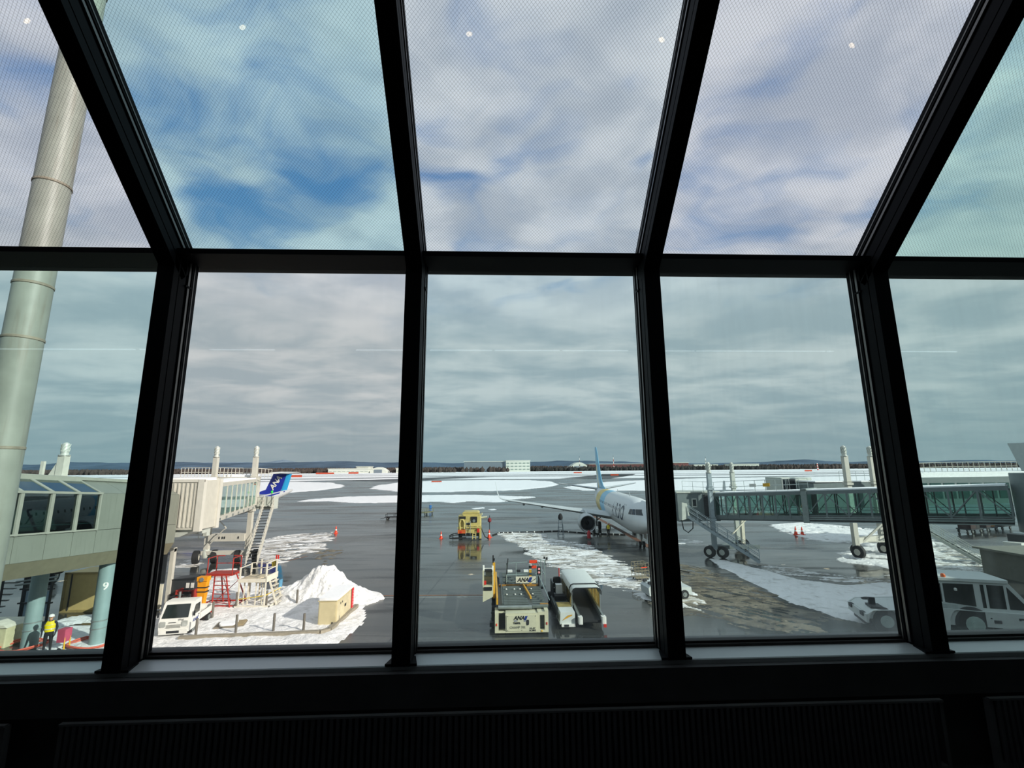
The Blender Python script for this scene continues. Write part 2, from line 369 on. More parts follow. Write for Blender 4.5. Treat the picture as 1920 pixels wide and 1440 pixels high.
# convector covers with upright slats under the sill
slat = MB().prism([(-.011, 0), (.011, 0), (.008, -.012), (-.008, -.012)], E0-1.58, E0-1.25, 'z').mesh('slat', mat('grille_black', (0.10, 0.10, 0.10), .45))
for lab, x0, x1 in (('black slatted convector cover under the left edge window', -3.9, -2.42), ('long black slatted convector cover under the middle windows', -2.16, 2.40), ('black slatted convector cover under the right edge window', 2.66, 4.1)):
    t = thing('convector_cover', lab, 'radiator cover', ((x0+x1)/2, 2.64, E0-1.6), 0, 'convector covers below the sill')
    h = (x1-x0)/2
    MB().box(-h, h, -.012, .012, .352, .362).box(-h, h, -.005, .03, 0, .05).box(-h, -h+.02, -.005, .03, .05, .352).box(h-.02, h, -.005, .03, .05, .352).build('frame', mat('grille_frame', (.16, .16, .155), .4), t)
    n = int((x1-x0-.06)/.0315)
    for i in range(n): link('slat', slat, t, (-h+.045+i*.0315, 0, -(E0-1.6)))
ORD = ['first', 'second', 'third', 'fourth', 'fifth', 'sixth', 'seventh']
# lamps whose reflections show in the glass
strip_m = mat('strip_glow', (0.9, 0.95, 1.0), .5, emit=((0.85, 0.95, 1.0), 1.9))
for i, (x0, x1) in enumerate(((-13.2, -9.42), (-9.3, -5.83), (-3.69, -0.06), (0.02, 1.78), (1.86, 5.5), (5.56, 9.2), (9.26, 13.0))):
    t = thing('strip_light', 'slim ceiling strip light behind the viewer, %s from the left' % ORD[i], 'lamp', ((x0+x1)/2, -6.25, E0+3.12), 0, 'ceiling strip lights')
    h = (x1-x0)/2
    MB().box(-h, h, -.05, .05, 0.02, .06).build('housing', room_m, t); MB().box(-h, h, -.02, .02, -.005, .02).build('diffuser', strip_m, t)
    MB().cyl((-h*.6, 0, .06), (-h*.6, 0, zc_-E0-3.12), .006).build('hanger', room_m, t); MB().cyl((h*.6, 0, .06), (h*.6, 0, zc_-E0-3.12), .006).build('hanger', room_m, t)
up_m = mat('dot_lamp_glow', (1, .9, .7), .5, emit=((1.0, 0.74, 0.46), 9.0))
for i, x in enumerate((-6.35, -3.48, -0.35, 2.40, 5.21)):  # floor lamps added only to mirror as warm dots in the sloped glass
    t = thing('dot_lamp', 'small round warm floor lamp added for a dot in the glass, %s from the left' % ORD[i], 'lamp', (x, -1.6, E0-1.6), 0, 'added floor lamps')
    MB().lathe([(.065, 0), (.065, .012), (.046, .012), (.046, .004)], n=16).build('ring', dark, t); MB().cyl((0, 0, 0.001), (0, 0, .006), .045, n=16).build('lens', up_m, t)
# the rest of the terminal around the room
t_m = mat('terminal_cladding', '#9a9a90', .6, streak=.2)
struct(MB().box(-70, 70, -30, 3.05, 0, E0-1.75).box(-70, -14.7, -30, 3.05, E0-1.75, 12.2).box(15.7, 70, -30, 3.05, E0-1.75, 12.2).box(-14.7, 15.7, -30, -9.7, E0-1.75, 12.2).build('wall_terminal', t_m), 'terminal building around the viewing room')

# ================================================================== ground
def asphalt():
    mt = bpy.data.materials.new('wet_asphalt'); mt.use_nodes = True; T = NT(mt.node_tree)
    co = T.n('ShaderNodeTexCoord').outputs['Object']
    big = T.noise(T.mapping(co, scale=(0.30, 1, 1), rot=(0, 0, 0.06)), 0.16, 5, 0.6, 0.3)
    fine = T.noise(co, 2.5, 6, 0.7)
    streak = T.noise(T.mapping(co, scale=(0.12, 1, 1), rot=(0, 0, -0.05)), 0.5, 5, 0.62)
    c = T.mix(T.rng(big, 0.35, 0.65), (0.034, 0.036, 0.034), (0.082, 0.082, 0.076))
    c = T.mix(T.rng(streak, 0.47, 0.66, 0, 0.85), c, (0.020, 0.022, 0.021))
    c = T.mix(T.rng(fine, 0.55, 0.8, 0, 0.5), c, (0.09, 0.088, 0.08))
    # slab joints
    sp = T.n('ShaderNodeSeparateXYZ'); T.l(T.mapping(co, rot=(0, 0, 0.08)), sp.inputs[0])
    ln = lambda x, p, wd: T.math('LESS_THAN', T.math('ABSOLUTE', T.math('SUBTRACT', T.math('FRACT', T.math('DIVIDE', x, p)), 0.5)), wd/p/2)
    jt = T.math('MAXIMUM', ln(sp.outputs[0], 15.0, 0.10), ln(sp.outputs[1], 7.5, 0.10))
    c = T.mix(T.math('MULTIPLY', jt, 0.75), c, (0.008, 0.009, 0.009))
    p = T.n('ShaderNodeBsdfPrincipled'); T.l(c, p.inputs['Base Color'])
    wet = T.math('ADD', T.rng(big, 0.40, 0.62, 0.05, 0.30), T.rng(streak, 0.5, 0.7, 0.0, 0.14))
    T.l(wet, p.inputs['Roughness']); p.inputs['IOR'].default_value = 1.38
    b = T.n('ShaderNodeBump'); b.inputs[0].default_value = 0.10; b.inputs[1].default_value = 0.03
    T.l(T.math('MULTIPLY', T.noise(co, 5, 5, 0.7), T.rng(big, 0.42, 0.62)), b.inputs['Height']); T.l(b.outputs[0], p.inputs['Normal'])
    o = T.n('ShaderNodeOutputMaterial'); T.l(p.outputs[0], o.inputs[0]); MATS['wet_asphalt'] = mt; return mt
asph = asphalt()
g_ = MB(); g_.add([(-9000, -60, 0), (9000, -60, 0), (14000, 12000, 0), (-14000, 12000, 0)], [(0, 1, 2, 3)])
struct(g_.build('ground', asph), 'wet dark asphalt apron')

def vnoise(x, y, seed=0):
    xi = np.floor(x).astype(np.int64); yi = np.floor(y).astype(np.int64); xf = x-xi; yf = y-yi
    def h(a, b):
        n = (a*374761393 + b*668265263 + seed*1274126177) & 0xffffffff
        n = ((n ^ (n >> 13)) * 1274126177) & 0xffffffff
        return ((n ^ (n >> 16)) & 0xffff)/65535.0
    u = xf*xf*(3-2*xf); w_ = yf*yf*(3-2*yf)
    return (h(xi, yi)*(1-u)+h(xi+1, yi)*u)*(1-w_) + (h(xi, yi+1)*(1-u)+h(xi+1, yi+1)*u)*w_
def fbm(x, y, oct=4, seed=0):
    s = 0; a = 0.5; t = 0
    for i in range(oct): s = s + a*vnoise(x*2**i, y*2**i, seed+i); t += a; a *= 0.55
    return s/t
def poly_sd(px, py, poly):
    """signed distance, positive inside"""
    d = np.full(px.shape, 1e9); ins = np.zeros(px.shape, bool); n = len(poly)
    for i in range(n):
        ax, ay = poly[i]; bx, by = poly[(i+1) % n]; ex, ey = bx-ax, by-ay
        t = np.clip(((px-ax)*ex+(py-ay)*ey)/(ex*ex+ey*ey+1e-9), 0, 1)
        d = np.minimum(d, np.hypot(px-ax-t*ex, py-ay-t*ey))
        c = ((ay > py) != (by > py)) & (px < (bx-ax)*(py-ay)/(by-ay+1e-12)+ax); ins ^= c
    return np.where(ins, d, -d)
def grid_mesh(name, mt, X, Y, Z, keep):
    ny, nx = X.shape; idx = -np.ones(X.shape, int)
    cell = keep[:-1, :-1] & keep[1:, :-1] & keep[:-1, 1:] & keep[1:, 1:]
    used = np.zeros(X.shape, bool); used[:-1, :-1] |= cell; used[1:, :-1] |= cell; used[:-1, 1:] |= cell; used[1:, 1:] |= cell
    idx[used] = np.arange(used.sum())
    # the rim drops to the ground
    rim = used.copy(); inner = np.zeros_like(used); inner[1:-1, 1:-1] = cell[:-1, :-1] & cell[1:, :-1] & cell[:-1, 1:] & cell[1:, 1:]
    Z = np.where(rim & ~inner, 0.002, Z)
    v = np.stack([X[used], Y[used], Z[used]], 1)
    jj, ii = np.nonzero(cell)
    f = np.stack([idx[jj, ii], idx[jj, ii+1], idx[jj+1, ii+1], idx[jj+1, ii]], 1)
    me = bpy.data.meshes.new(name); me.from_pydata(v.tolist(), [], f.tolist()); me.materials.append(mt)
    me.polygons.foreach_set('use_smooth', [True]*len(me.polygons)); me.update(); return me
def snow_mat(name, clean, dirt, amount, sx, rot, spec_bump=0.5, bscale=2.5, tracks=0.0):
    mt = bpy.data.materials.new(name); mt.use_nodes = True; T = NT(mt.node_tree)
    co = T.n('ShaderNodeTexCoord').outputs['Object']
    a = T.noise(T.mapping(co, scale=(sx, 1, 1), rot=(0, 0, rot)), 1.3, 6, 0.65, 0.6)
    b_ = T.noise(co, 5.0, 5, 0.7)
    c = T.mix(T.rng(a, 0.62-amount*0.35, 0.80-amount*0.25), clean, dirt)
    c = T.mix(T.rng(b_, 0.58, 0.75, 0, 0.35*amount), c, shade(dirt, 0.6))
    if tracks:                                          # curved tyre ruts
        for off, ph in (((-6, -30, 0), 1.1), ((-22, -52, 0), .8)):
            wv_ = T.n('ShaderNodeTexWave', wave_type='RINGS', rings_direction='Z'); T.l(T.mapping(co, loc=off), wv_.inputs[0]); wv_.inputs['Scale'].default_value = ph; wv_.inputs['Distortion'].default_value = 3.0; wv_.inputs['Detail'].default_value = 3; wv_.inputs['Detail Scale'].default_value = .6
            c = T.mix(T.math('MULTIPLY', T.rng(wv_.outputs['Fac'], .86, .98), T.rng(T.noise(co, .5, 3, .6), .45, .6, 0, tracks)), c, dirt)
    p = T.n('ShaderNodeBsdfPrincipled'); T.l(c, p.inputs['Base Color']); p.inputs['Roughness'].default_value = 0.7; p.inputs['Specular IOR Level'].default_value = 0.25
    bp = T.n('ShaderNodeBump'); bp.inputs[0].default_value = spec_bump; bp.inputs[1].default_value = 0.2
    T.l(T.math('ADD', T.noise(co, bscale, 6, 0.65), T.math('MULTIPLY', a, 0.8)), bp.inputs['Height']); T.l(bp.outputs[0], p.inputs['Normal'])
    o = T.n('ShaderNodeOutputMaterial'); T.l(p.outputs[0], o.inputs[0]); MATS[name] = mt; return mt
SNOW = (0.89, 0.89, 0.885)
sn_clean = snow_mat('snow_clean', SNOW, (0.60, 0.60, 0.58), 0.35, 1, 0, 0.75, 3.0)
sn_track = snow_mat('snow_tracked', SNOW, (0.27, 0.25, 0.21), 0.62, 0.35, 0.9, 0.6, 3.0, 0.85)
sn_slush = snow_mat('snow_slush', (0.215, 0.19, 0.14), (0.08, 0.07, 0.053), 0.7, 0.3, -0.95, 0.8)
sn_far = snow_mat('snow_far', (0.80, 0.82, 0.84), (0.62, 0.64, 0.64), 0.3, 0.4, 0, 0.25, 0.3)
def snow_patch(poly, res, mt, label, h=0.06, rag=0.8, hole=0.0, nsc=0.5, stretch=(1, 1), rot=0.0, seed=1, name='snow_patch', z0=0.0):
    P = np.array(poly); x0, y0 = P.min(0)-1; x1, y1 = P.max(0)+1
    X, Y = np.meshgrid(np.arange(x0, x1, res), np.arange(y0, y1, res))
    c, s_ = math.cos(rot), math.sin(rot); U = (X*c+Y*s_)*stretch[0]*nsc; V = (-X*s_+Y*c)*stretch[1]*nsc
    n = fbm(U, V, 5, seed); sd_ = poly_sd(X, Y, poly) + (n-0.5)*2*rag
    keep = sd_ > 0
    if hole: keep &= (fbm(U*1.7+9, V*1.7+4, 5, seed+20) > hole) | (sd_ > rag*6)
    Z = h*np.clip(sd_/(h*8), 0.15, 1)*(0.25+0.9*fbm(X*0.8, Y*0.8, 3, seed+5)+0.8*fbm(X*2.6, Y*2.6, 3, seed+6)) + z0
    o = link(name, grid_mesh(name, mt, X, Y, Z, keep)); return tag(o, label, 'snow')
POLY = {
'pad':[(-18.17,25.18),(-20.15,28.7),(-21.46,33.98),(-23.75,40.97),(-25.18,44.5),(-23.24,44.81),(-19.96,40.71),(-16.97,37.15),(-16.12,37.87),(-12.95,36.88),(-10.24,35.66),(-8.74,34.32),(-8.01,32.64),(-7.79,30.3),(-7.67,27.52),(-7.57,25.45),(-7.15,23.03),(-16.48,22.99)],
'stair':[(-26.98,51.26),(-29.14,60.97),(-28.11,66.44),(-24.67,68.77),(-22.51,68.57),(-20.55,61.53),(-20,57.4),(-18.69,54.41),(-19.01,51.85),(-19.73,49.55),(-20.67,46.98),(-22.23,47.1),(-24.89,48.85)],
'crumbs':[(-19.05,51.24),(-18.81,54.42),(-17.59,56.09),(-16.52,54.24),(-15.81,48.16),(-15.18,42.93),(-15.3,42.52),(-16.37,46.17)],
'mid':[(0.39,64.92),(2.62,66.29),(5.91,64.94),(7.27,60.03),(9.5,57.3),(11.05,53.4),(11.22,48.31),(12.17,44.07),(12.38,40.36),(12.59,38.45),(10.58,31.93),(10.33,34.31),(8.91,36.19),(7.46,37.93),(6.42,40.58),(5.23,43.64),(3.7,48.89),(2.37,55.56)],
'slush_right':[(15.26,45.82),(17.73,43.66),(18.64,39.92),(19.5,35.47),(19.43,31.61),(19.72,28.11),(17.58,26.02),(13.83,26.66),(12.72,28.06),(11.16,29.64),(10.08,30.79)],
'bright_right':[(12.72,38.45),(14.35,37.12),(14.26,33.63),(13.81,30.33),(12.77,29.54),(11.83,30.46),(10.55,32.18)],
'shade_right':[(20.63,46.75),(22.05,44.8),(23.41,41.43),(24.1,37.48),(26.16,35.66),(29.82,36.06),(31.07,34.69),(30.17,30.68),(24.88,25.58),(22.15,26.16),(20.68,27.3),(19.8,29.1),(19.28,31.37),(19.68,35.78),(19.74,39.84)],
'track_right':[(23.14,43.98),(26.33,43.02),(28.01,39.25),(30.41,37.76),(34.9,39.76),(32.5,36.21),(29.43,36.09),(25.84,36.33),(24.18,38.94)],
'far_right':[(41.84,71.64),(48.04,73.11),(50.95,70.08),(53.28,64.94),(55.3,60.49),(50.15,52.36),(39.51,41.59),(33.61,38.86),(33.62,41.57),(32,42.6),(32.7,45.56),(39.24,51.11),(40.8,53.89),(38.2,56.51),(38.48,61.01)],
'right5':[(51.48,55.38),(51.88,52.21),(48.54,46),(40.85,38.34),(38.68,37.18),(37.96,39.55),(38.36,41.67)],
'strip_r':[(22.73,58.69),(24.31,57.7),(25.39,54.41),(22.66,53.89),(21.16,54.76)],
'under':[(-23.36,26.16),(-25.14,28.31),(-25.06,29.17),(-24.32,29.66),(-22.59,29.74),(-21.18,29.47),(-17.9,25.16),(-22.48,25.23)],
'under2':[(-26.45,30.35),(-25.98,31.22),(-24.96,31.89),(-23.95,32.04),(-22.5,31.21),(-21.18,29.47),(-24.17,29.84),(-25.39,29.36)],
'rot':[(-29.32,45.47),(-30.84,49.3),(-29.57,49.75),(-27.43,47.48),(-27.53,46.04),(-28.17,45.16)],
'apron_strip':[(-54.55,134.2),(-54.29,143),(-49.14,153.8),(-29.5,157.9),(-4.71,157),(12.93,145.6),(14.52,140.2),(4.91,130.1),(0.48,124.6),(-6.68,127.5),(-10.51,122.3),(-16.58,126.9),(-23.46,125.9),(-31.37,124.2),(-38.81,126.1),(-46.07,135.1)],
'patchA':[(-5.05,105.8),(-2.5,108.3),(-1.72,105.3),(-4.22,103)],
'patchB':[(-1.22,102.6),(0.17,105.1),(0.39,101.1),(-0.74,100)],
'infield_l':[(-288.4,360.8),(-218.2,330.7),(-169.9,341.6),(-139.1,339.5),(-105.6,312.7),(-82.39,260.4),(-71.9,224.3),(-72.35,198.6),(-76.09,186.5),(-81.76,172.8),(-105.7,161.1),(-121.3,152.8)],
'infield_c':[(-55.67,210),(-63.71,256.1),(-62.15,295.9),(-47.62,333.1),(-10.34,343.1),(27.73,331.4),(36.69,296.6),(34.17,248.9),(24.73,210.1),(11.36,187.5),(-5.46,182),(-25.28,177.6),(-38.48,183.9)],
'infield_r':[(29.87,209.1),(41.85,247),(56.64,269.9),(79.33,296.2),(149.7,347),(247.6,370.1),(414.7,401.3),(487.3,395.5),(205.5,167.7),(153.2,169.2),(96.18,175.8),(64.33,173.4),(44.15,173),(33.35,179.1)],
}
snow_patch(POLY['pad'], 0.14, sn_clean, 'trodden white snow around the cabinet and the parked utility truck', 0.15, 0.7, seed=3)
snow_patch(POLY['stair'], 0.2, sn_track, 'white tracked snow patch beyond the foot of the white bridge stairs', 0.05, 1.6, 0.32, 1.0, (0.35, 1.3), 0.5, seed=11)
snow_patch(POLY['crumbs'], 0.12, sn_slush, 'strewn brownish slush beside the white snow patch', 0.04, 0.5, 0.53, 0.9, seed=12)
snow_patch(POLY['mid'], 0.11, sn_track, 'rutted bright snow in front of the airliner with tyre tracks', 0.045, 1.4, 0.31, 1.3, (0.45, 1.3), -0.45, seed=13)
snow_patch(POLY['slush_right'], 0.10, sn_slush, 'brown slush with tyre ruts in front of the bridge stairs', 0.025, 1.4, 0.34, 1.7, (0.3, 1.4), -0.95, seed=14)
snow_patch(POLY['bright_right'], 0.12, snow_mat('snow_bright_dirty', SNOW, (0.35, 0.31, 0.24), .6, .3, -.85), 'small bright snow heap beside the brown slush', 0.07, 0.7, 0.36, 0.6, (0.5, 1.5), -0.9, seed=15)
snow_patch(POLY['shade_right'], 0.16, sn_clean, 'smooth blue-shaded snow around the tow tractor', 0.08, 0.5, 0.0, 0.5, seed=16)
snow_patch(POLY['track_right'], 0.16, sn_track, 'wheel-tracked snow beyond the shaded snow', 0.06, 0.8, 0.47, 0.5, (0.4, 1.8), -0.5, seed=17)
snow_patch(POLY['far_right'], 0.2, sn_clean, 'lumpy white snow below the glass boarding bridge', 0.12, 1.2, 0.33, 0.4, (0.7, 1.7), -0.5, seed=18)
snow_patch(POLY['right5'], 0.2, sn_track, 'streaky snow at the foot of the far right stairs', 0.07, 1.0, 0.40, 0.5, (0.6, 1.7), -0.6, seed=19)
snow_patch(POLY['strip_r'], 0.15, sn_track, 'thin snow strip under the cab of the glass bridge', 0.03, 0.7, 0.47, 0.6, seed=21)
snow_patch(POLY['under'], 0.15, sn_clean, 'snow between the two blue columns', 0.07, 0.4, 0, 0.6, seed=22)
snow_patch(POLY['under2'], 0.15, sn_clean, 'snow strip by the yellow wall behind the columns', 0.06, 0.3, 0, 0.6, seed=23)
snow_patch(POLY['rot'], 0.18, sn_track, 'small snow remnant beside the bridge bogie', 0.04, 0.5, 0.42, 0.6, seed=24)
snow_patch(POLY['apron_strip'], 0.8, sn_far, 'long snow strip along the far edge of the apron', 0.12, 3.0, 0.0, 0.08, (0.5, 1.5), 0, seed=25)
snow_patch(POLY['patchA'], 0.3, sn_far, 'small snow remnant beyond the yellow service unit, left one', 0.05, 0.6, 0, 0.4, seed=26)
snow_patch(POLY['patchB'], 0.3, sn_far, 'small snow remnant beyond the yellow service unit, right one', 0.05, 0.6, 0, 0.4, seed=27)
snow_patch(POLY['infield_l'], 2.0, sn_far, 'snow-covered infield left of the taxiway junction', 0.2, 4, 0, 0.04, seed=28, name='snow_field')
snow_patch(POLY['infield_c'], 1.6, sn_far, 'oval snow-covered infield in the middle distance', 0.2, 3, 0, 0.04, seed=29, name='snow_field')
snow_patch(POLY['infield_r'], 2.5, sn_far, 'snow-covered infield beyond the airliner on the right', 0.2, 4, 0, 0.04, seed=30, name='snow_field')
far_poly = [(-1500, 372), (-300, 400), (-148, 352), (-120, 380), (-40, 372), (40, 362), (120, 370), (400, 420), (1500, 450), (2200, 1500), (-2200, 1500)]
o = MB(); o.add([(x, y, 0.10) for x, y in far_poly], [tuple(range(len(far_poly)))])
tag(o.build('snow_field', sn_far), 'wide snowfield between the runway and the forest', 'snow')
def strip(name, pts, wd, mt, label, z=0.13, cat=None):
    m_ = MB(); L = []
    for i, p in enumerate(pts):
        a = Vector(pts[max(i-1, 0)]); b = Vector(pts[min(i+1, len(pts)-1)]); d = (b-a).normalized(); n = Vector((-d.y, d.x)); L.append((Vector(p)+n*wd/2, Vector(p)-n*wd/2))
    for (a, b), (c, d) in zip(L, L[1:]): m_.add([(*a, z), (*b, z), (*d, z), (*c, z)], [(0, 1, 2, 3)])
    o = m_.build(name, mt); return tag(o, label, cat) if cat else struct(o, label)
twy = mat('taxiway_asphalt', (0.035, 0.04, 0.042), 0.5, var=.3, scale=.05)
strip('ground_taxiway', [(-1500, 470), (-300, 425), (-150, 430), (-60, 500), (200, 480), (900, 480), (2000, 520)], 34, twy, 'dark taxiway crossing the snow')
strip('ground_runway', [(-2000, 640), (-300, 600), (300, 590), (2000, 620)], 30, twy, 'dark strip of runway')
strip('ground_runway_far', [(-2000, 770), (0, 760), (2000, 760)], 22, twy, 'far dark strip of runway')
strip('ground_link', [(70, 365), (95, 420), (120, 480), (150, 560), (160, 600)], 40, twy, 'dark taxiway link')
strip('ground_link_left', [(-90, 345), (-60, 400), (-20, 470)], 46, twy, 'dark curved taxiway link')

# ================================================================== left: mast, fixed walkway, white boarding bridge
mast_m = mat('mast_paint', '#8b8f85', 0.5, var=0.12, scale=1.3, streak=0.5, dirt=hexlin('#6f6453'))
t = thing('light_mast', 'tall weathered pale steel mast rising past the left windows', 'mast', (-9.17, 9.0, 0))
MB().cyl((0, 0, 0), (0, 0, 26), .31, .285, 28).build('shaft', mast_m, t)
for z in (4.0, 9.2, 11.3, 12.4, 14.6, 19.5): MB().lathe([(.300, 0), (.312, .01), (.312, .05), (.300, .06)], (0, 0, z), 28).build('weld_band', mat('mast_band', '#857d6d', .6, scale=4, var=.25), t)
MB().box(-1.2, 1.2, -.2, .2, 26, 26.3).build('lamp_bracket', steel, t)

clad = mat('walkway_cladding', '#787c72', 0.5, var=0.06, scale=0.7, streak=0.4, dirt=hexlin('#5c6058'))
trim_p = mat('walkway_trim', '#94958a', 0.45, var=0.05)
soffit = mat('walkway_soffit', '#706c58', 0.6, var=0.08)
dglass = glass('walkway_glass', (0.42, 0.55, 0.55), refl=1.6)
def zof(y): return -0.068*(y-20)
def walkway(name, label, side, x_face, y0, y1, bays, wins, w=4.0, dz=0.0, cols=()):
    """side = +1: the glazed face looks to +x"""
    t = thing(name, label, 'walkway', (x_face, y0, 0)); s_ = side
    X = lambda d: x_face - s_*d
    def q(y, d, z): return (X(d), y, z+zof(y)+dz)
    def panel(nm, pts, mt, th=.05, par=None):
        a = [Vector(p) for p in pts]; n = (a[1]-a[0]).cross(a[3]-a[0]).normalized()
        if n.x*s_ < 0: n = -n
        b = [p - n*th for p in a]; MB().add(a+b, [(0, 1, 2, 3), (7, 6, 5, 4), (0, 4, 5, 1), (1, 5, 6, 2), (2, 6, 7, 3), (3, 7, 4, 0)]).wbuild(nm, mt, par or t, 0)
    # roof, floor, far wall, end wall
    m_ = MB(); m_.loft([[q(y, d, z) for d, z in ((1.15, 8.62), (1.15, 8.80), (w-1.15, 8.80), (w-1.15, 8.62))] for y in (y0, y1)]); m_.wbuild('roof', trim_p, t)
    m_ = MB(); m_.loft([[q(y, d, z) for d, z in ((.02, 5.13), (.35, 4.45), (w-.35, 4.45), (w-.02, 5.13))] for y in (y0, y1)]); m_.wbuild('soffit_beam', soffit, t)
    m_ = MB(); m_.loft([[q(y, d, z) for d, z in ((w-.06, 5.13), (w, 5.13), (w, 7.98), (w-1.15, 8.62), (w-1.2, 8.62), (w-.06, 7.95))] for y in (y0, y1)]); m_.wbuild('far_side', clad, t)
    for a, b in zip(bays, bays[1:]):
        g = .012; a_, b_ = a+g, b-g
        win = (a, b) in wins
        if win:
            panel('wall_panel', [q(a_, 0, 5.13), q(b_, 0, 5.13), q(b_, 0, 6.21), q(a_, 0, 6.21)], clad)
            # frame round the upright and the sloping light
            f = MB()
            for y_ in (a+.035, b-.035):
                f.bar(q(y_, -.01, 6.2), q(y_, -.01, 7.98), .075, .09, (1, 0, 0)); f.bar(q(y_, -.01, 7.98), q(y_, 1.12, 8.60), .075, .08, (0, 1, 0))
            f.bar(q(a, -.01, 6.25), q(b, -.01, 6.25), .10, .07); f.bar(q(a, -.02, 7.98), q(b, -.02, 7.98), .12, .10); f.bar(q(a, 1.1, 8.60), q(b, 1.1, 8.60), .1, .08)
            fr = f.wbuild('window_frame', trim_p, t)
            panel('pane', [q(a+.07, .03, 6.29), q(b-.07, .03, 6.29), q(b-.07, .03, 7.93), q(a+.07, .03, 7.93)], dglass, .01, fr)
            panel('pane', [q(a+.07, .05, 8.02), q(b-.07, .05, 8.02), q(b-.07, 1.06, 8.575), q(a+.07, 1.06, 8.575)], dglass, .01, fr)
        else:
            panel('wall_panel', [q(a_, 0, 5.13), q(b_, 0, 5.13), q(b_, 0, 6.20), q(a_, 0, 6.20)], clad)
            panel('wall_panel', [q(a_, 0, 6.22), q(b_, 0, 6.22), q(b_, 0, 7.97), q(a_, 0, 7.97)], clad)
            panel('wall_panel', [q(a_, .02, 7.99), q(b_, .02, 7.99), q(b_, 1.13, 8.61), q(a_, 1.13, 8.61)], clad)
    m_ = MB(); m_.loft([[q(y, d, z) for d, z in ((1.10, 8.62), (1.06, 8.64), (1.06, 8.78), (1.16, 8.80))] for y in (y0, y1)]); m_.wbuild('roof_fascia', trim_p, t)
    m_ = MB().add([q(y1, d, z) for d, z in ((.05, 5.13), (0.05, 7.95), (1.15, 8.62), (w-1.15, 8.62), (w-.05, 7.95), (w-.05, 5.13))], [(0, 1, 2, 3, 4, 5)]); m_.wbuild('end_wall', clad, t)
    # handrail and seats glimpsed inside
    MB().cyl(q(y0, .35, 6.55), q(y1, .35, 6.55), .03).wbuild('inner_handrail', steel, t)
    return t
bl = [14.85, 16.22, 17.6, 18.97, 20.34, 21.73, 23.06, 24.33, 25.85, 27.4, 28.9, 30.2]
wk = walkway('fixed_walkway', 'pale clad passenger walkway with dark windows on blue columns at left', 1, -19.6, 3.1, 30.2, [3.1, 7, 11]+bl, list(zip(bl, bl[1:]))[:7])
wr = walkway('fixed_walkway', 'fixed passenger walkway mostly beyond the right edge, joining the glass bridge', -1, 37.9, 3.1, 29.6, [3.1, 7, 11, 15, 19, 23, 26.5, 29.6], [], dz=1.7)  # raised by dz, out of view, so its shadow reaches across the snow
col_m = mat('column_paint', '#7f9494', 0.45, var=0.05, streak=0.15)
def column(x, y, top, label, number=None):
    t = thing('column', label, 'column', (x, y, 0), 0, 'round blue columns under the walkway')
    MB().cyl((0, 0, 0), (0, 0, top), .34, n=28).build('shaft', col_m, t); MB().lathe([(.345, 0), (.362, .01), (.362, .05), (.345, .06)], (0, 0, 1.15), 28).build('steel_band', steel, t); MB().lathe([(.345, 0), (.358, .01), (.358, .04), (.345, .05)], (0, 0, .78), 28).build('steel_band', steel, t)
    if number:
        me = text_mesh(number, .50, 0, .002, 1, .012); dirv = Vector((-x, -y)).normalized(); ang0 = math.atan2(dirv.y, dirv.x) + .12
        for v_ in me.vertices:                              # wrap the numeral round the shaft
            a = ang0 + v_.co.x/.346; r = .346+v_.co.z; v_.co = (r*math.cos(a), r*math.sin(a), v_.co.y+2.86)
        me.materials.append(white_paint); link('numeral', me, t)
    return t
column(-20.5, 26.5, 4.2, 'pale blue round column marked with a white numeral 9', '9')
column(-23.75, 26.4, 4.2, 'pale blue round column half in shade, beside the worker')
column(39.9, 22, 5.2, 'pale blue round column under the right walkway')
rope_m = mat('red_hose', '#c8604c', .6)
for i, (x, y, lab) in enumerate(((-20.6, 26.35, 'reddish hose coiled round the column numbered 9'), (-23.9, 26.2, 'reddish hose coiled round the half-shaded column'))):
    m_ = MB()
    for j in range(2):
        r = .95+.09*j; m_.tube([(r*math.cos(a*.3927)*1.1, r*math.sin(a*.3927)*.8, .1+.07*j+.05*math.sin(a*1.3+i)) for a in range(17)], .045)
    tag(m_.build('hose_coil', rope_m, None, loc=(x, y, 0)), lab, 'hose', 'hoses round the columns')

# ---------------------------------------------------------------- shared parts of the boarding bridges
bw = mat('bridge_white', '#c1beb3', 0.45, var=0.05, streak=0.2)
bg_ = mat('bridge_grey', '#8b9695', 0.5, var=0.06, streak=0.1)
bgl = mat('bridge_grey_light', '#b7bcb4', 0.5, var=0.06)
bglass = glass('bridge_glass', (0.74, 0.875, 0.845), refl=1.3)
tyre_m = black
def wheel(parent, c, axis, r, wd, hub_m, n=20):
    ax = Vector(axis).normalized(); c = Vector(c)
    a, b = c-ax*wd/2, c+ax*wd/2; k = ax*wd*.12
    o = MB().cyl(a+k, b-k, r, n=n).cyl(a, a+k, r*.9, r, n=n).cyl(b-k, b, r, r*.9, n=n).build('wheel', tyre_m, parent)
    MB().cyl(a-ax*.01, a+ax*.03, r*.5, n=14).cyl(b-ax*.03, b+ax*.01, r*.5, n=14).cyl(a-ax*.04, a, r*.2, n=10).cyl(b, b+ax*.04, r*.2, n=10).build('hub', hub_m, o)
    return o
